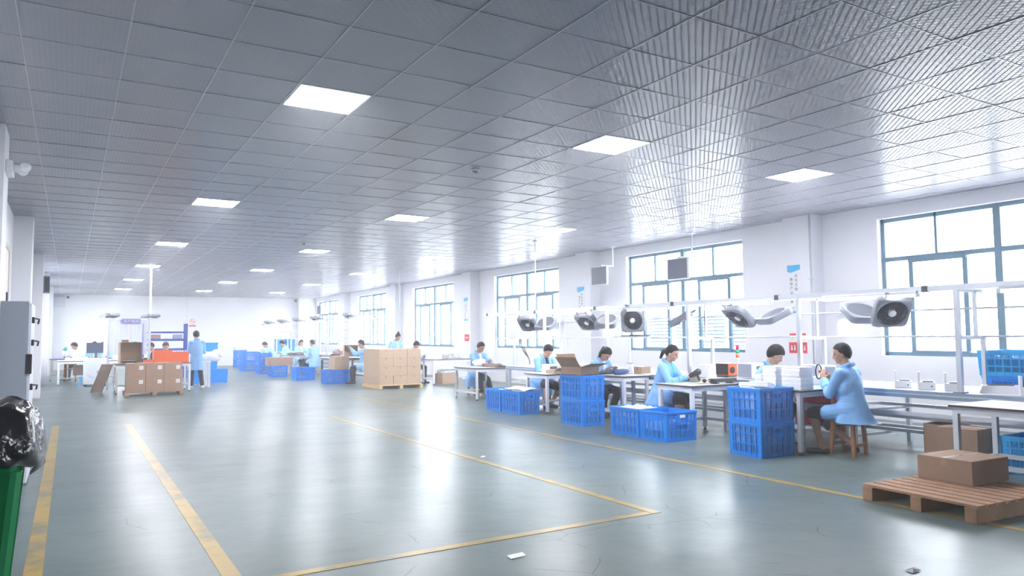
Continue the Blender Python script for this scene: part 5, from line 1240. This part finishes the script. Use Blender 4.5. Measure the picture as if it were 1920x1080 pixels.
person('woman with a black ponytail and bright blue shirt, working at her desk', (7.52, 8.24, 0), pi + 0.42, 0.41, 12, 14, 4, hands=((-0.03, 0.46, 0.79), (0.14, 0.44, 0.77)), feet=((-0.10, 0.28, 0), (0.14, 0.26, 0)), legs='short', trouser=NAVY, hair='ponytail', voxel=0.0055, shirt=TEEB, hem=0.18, s=0.98, palm=((0.6, 0, -0.6), (-0.6, 0, -0.6)))
stool('wooden stool behind the desk with the open carton', (7.80, 10.22, 0), 0.1)
person('person with bobbed hair looking down, half hidden by a rack post', (7.80, 10.20, 0), pi + 0.12, 0.41, 18, 40, 0, hands=((-0.12, 0.36, 0.80), (0.12, 0.36, 0.80)), feet=((-0.12, 0.26, 0), (0.12, 0.26, 0)), hair='bob', voxel=0.0065, shirt=TEEW, s=0.98)
stool('wooden stool under the man in the dark shirt', (7.86, 12.02, 0), -0.1)
person('man in dark shirt and shorts looking down at his small white desk', (7.85, 12.0, 0), pi + 0.05, 0.41, 16, 36, 0, hands=((-0.08, 0.42, 0.77), (0.08, 0.42, 0.77)), feet=((-0.14, 0.14, 0), (0.12, 0.30, 0, -40)), legs='short', hair='short', voxel=0.0065, shirt=TEED, shoe=SHOE, hem=0.22)
stool('wooden stool under the man at the grey desk', (8.26, 15.42, 0), 0.1)
person('man with cropped hair at the grey desk holding white cloth', (8.26, 15.40, 0), pi + 0.12, 0.41, 10, 24, 14, hands=((-0.02, 0.52, 0.82), (0.20, 0.54, 0.80)), feet=((0.02, 0.62, 0), (0.16, 0.42, 0.0, -30)), hair='crop', voxel=0.0065, shirt=TEEW, skin=SKIND, shoe=SHOEW, hem=0.2)
F = 0.012
person('woman with a high bun standing behind the tall carton stack', (8.55, 21.3, 0), pi + 0.25, None, 14, 26, 12, s=0.93, hands=((-0.16, 0.30, 0.95), (0.16, 0.30, 0.95)), hair='bun', voxel=F, coat=COATLT)
person('worker reaching left towards the pale open box beside the carton stack', (7.62, 21.15, 0), pi / 2 - 0.5, 0.45, 10, 12, 10, hands=((-0.2, 0.42, 1.05), (0.18, 0.45, 1.0)), hair='crop', voxel=F, coat=COATLT)
person('worker of whom only dark hair shows above the carton stack', (8.76, 20.4, 0), pi + 0.4, 0.42, 10, 35, 0, hair='short', voxel=F, coat=COATLT)
person('worker leaning left over the bench at the deep end of the far line', (7.35, 31.6, 0), pi / 2 - 0.3, 0.45, 28, 30, 0, hair='short', voxel=F, coat=COATLT, hands=((-0.2, 0.45, 0.85), (0.2, 0.45, 0.85)))
person('worker in profile between two seated colleagues on the far line', (7.55, 30.0, 0), pi / 2 - 0.1, 0.45, 16, 28, 0, hair='short', voxel=F, coat=COATLT)
person('worker in a white shirt facing the room on the far line', (7.72, 28.95, 0), pi + 0.2, 0.45, 6, 20, 10, hair='bob', voxel=F, coat=COATLT, shirt=TEEW)
person('worker with back turned nearest the dark-legged table on the far line', (7.62, 26.5, 0), 0.45, 0.45, 10, 10, 20, hair='crop', voxel=F, coat=COATLT)
person('standing worker with back turned in a long blue coat and dark trousers', (3.06, 22.2, 0), 0.10, None, 4, 14, 0, s=0.975, elbow=0.12, hands=((-0.20, 0.30, 0.98), (0.22, 0.26, 1.06)), feet=((-0.13, 0.0, 0), (0.15, -0.02, 0)), hair='short', voxel=0.009, shoe=SHOEW, hem=0.50)
person('worker in a dark top seated behind the orange crates, face turned away', (2.22, 24.3, 0), pi / 2 + 0.2, 0.44, 8, 22, 0, hair='crop', voxel=F, coat=NAVY, shirt=TEEW)
person('worker facing the room behind the orange crates, looking down', (2.36, 23.1, 0), pi - 0.1, 0.44, 6, 22, 0, hair='short', voxel=F, coat=COATLT, skin=SKIN)
person('worker in pale clothes bending over the small table in the far left corner', (0.36, 29.7, 0), pi / 2 + 0.3, 0.45, 14, 24, 0, hair='short', voxel=F, coat=pbr('pale_coat', (0.6, 0.72, 0.82), 0.8))
person('dark-haired worker directly behind the black monitor', (0.72, 28.0, 0), pi, 0.45, 6, 20, 0, hair='short', voxel=F, coat=COATLT)
person('dark-haired worker right of the one behind the monitor', (1.02, 28.9, 0), pi - 0.2, 0.45, 6, 25, 0, hair='bob', voxel=F, coat=COATLT)
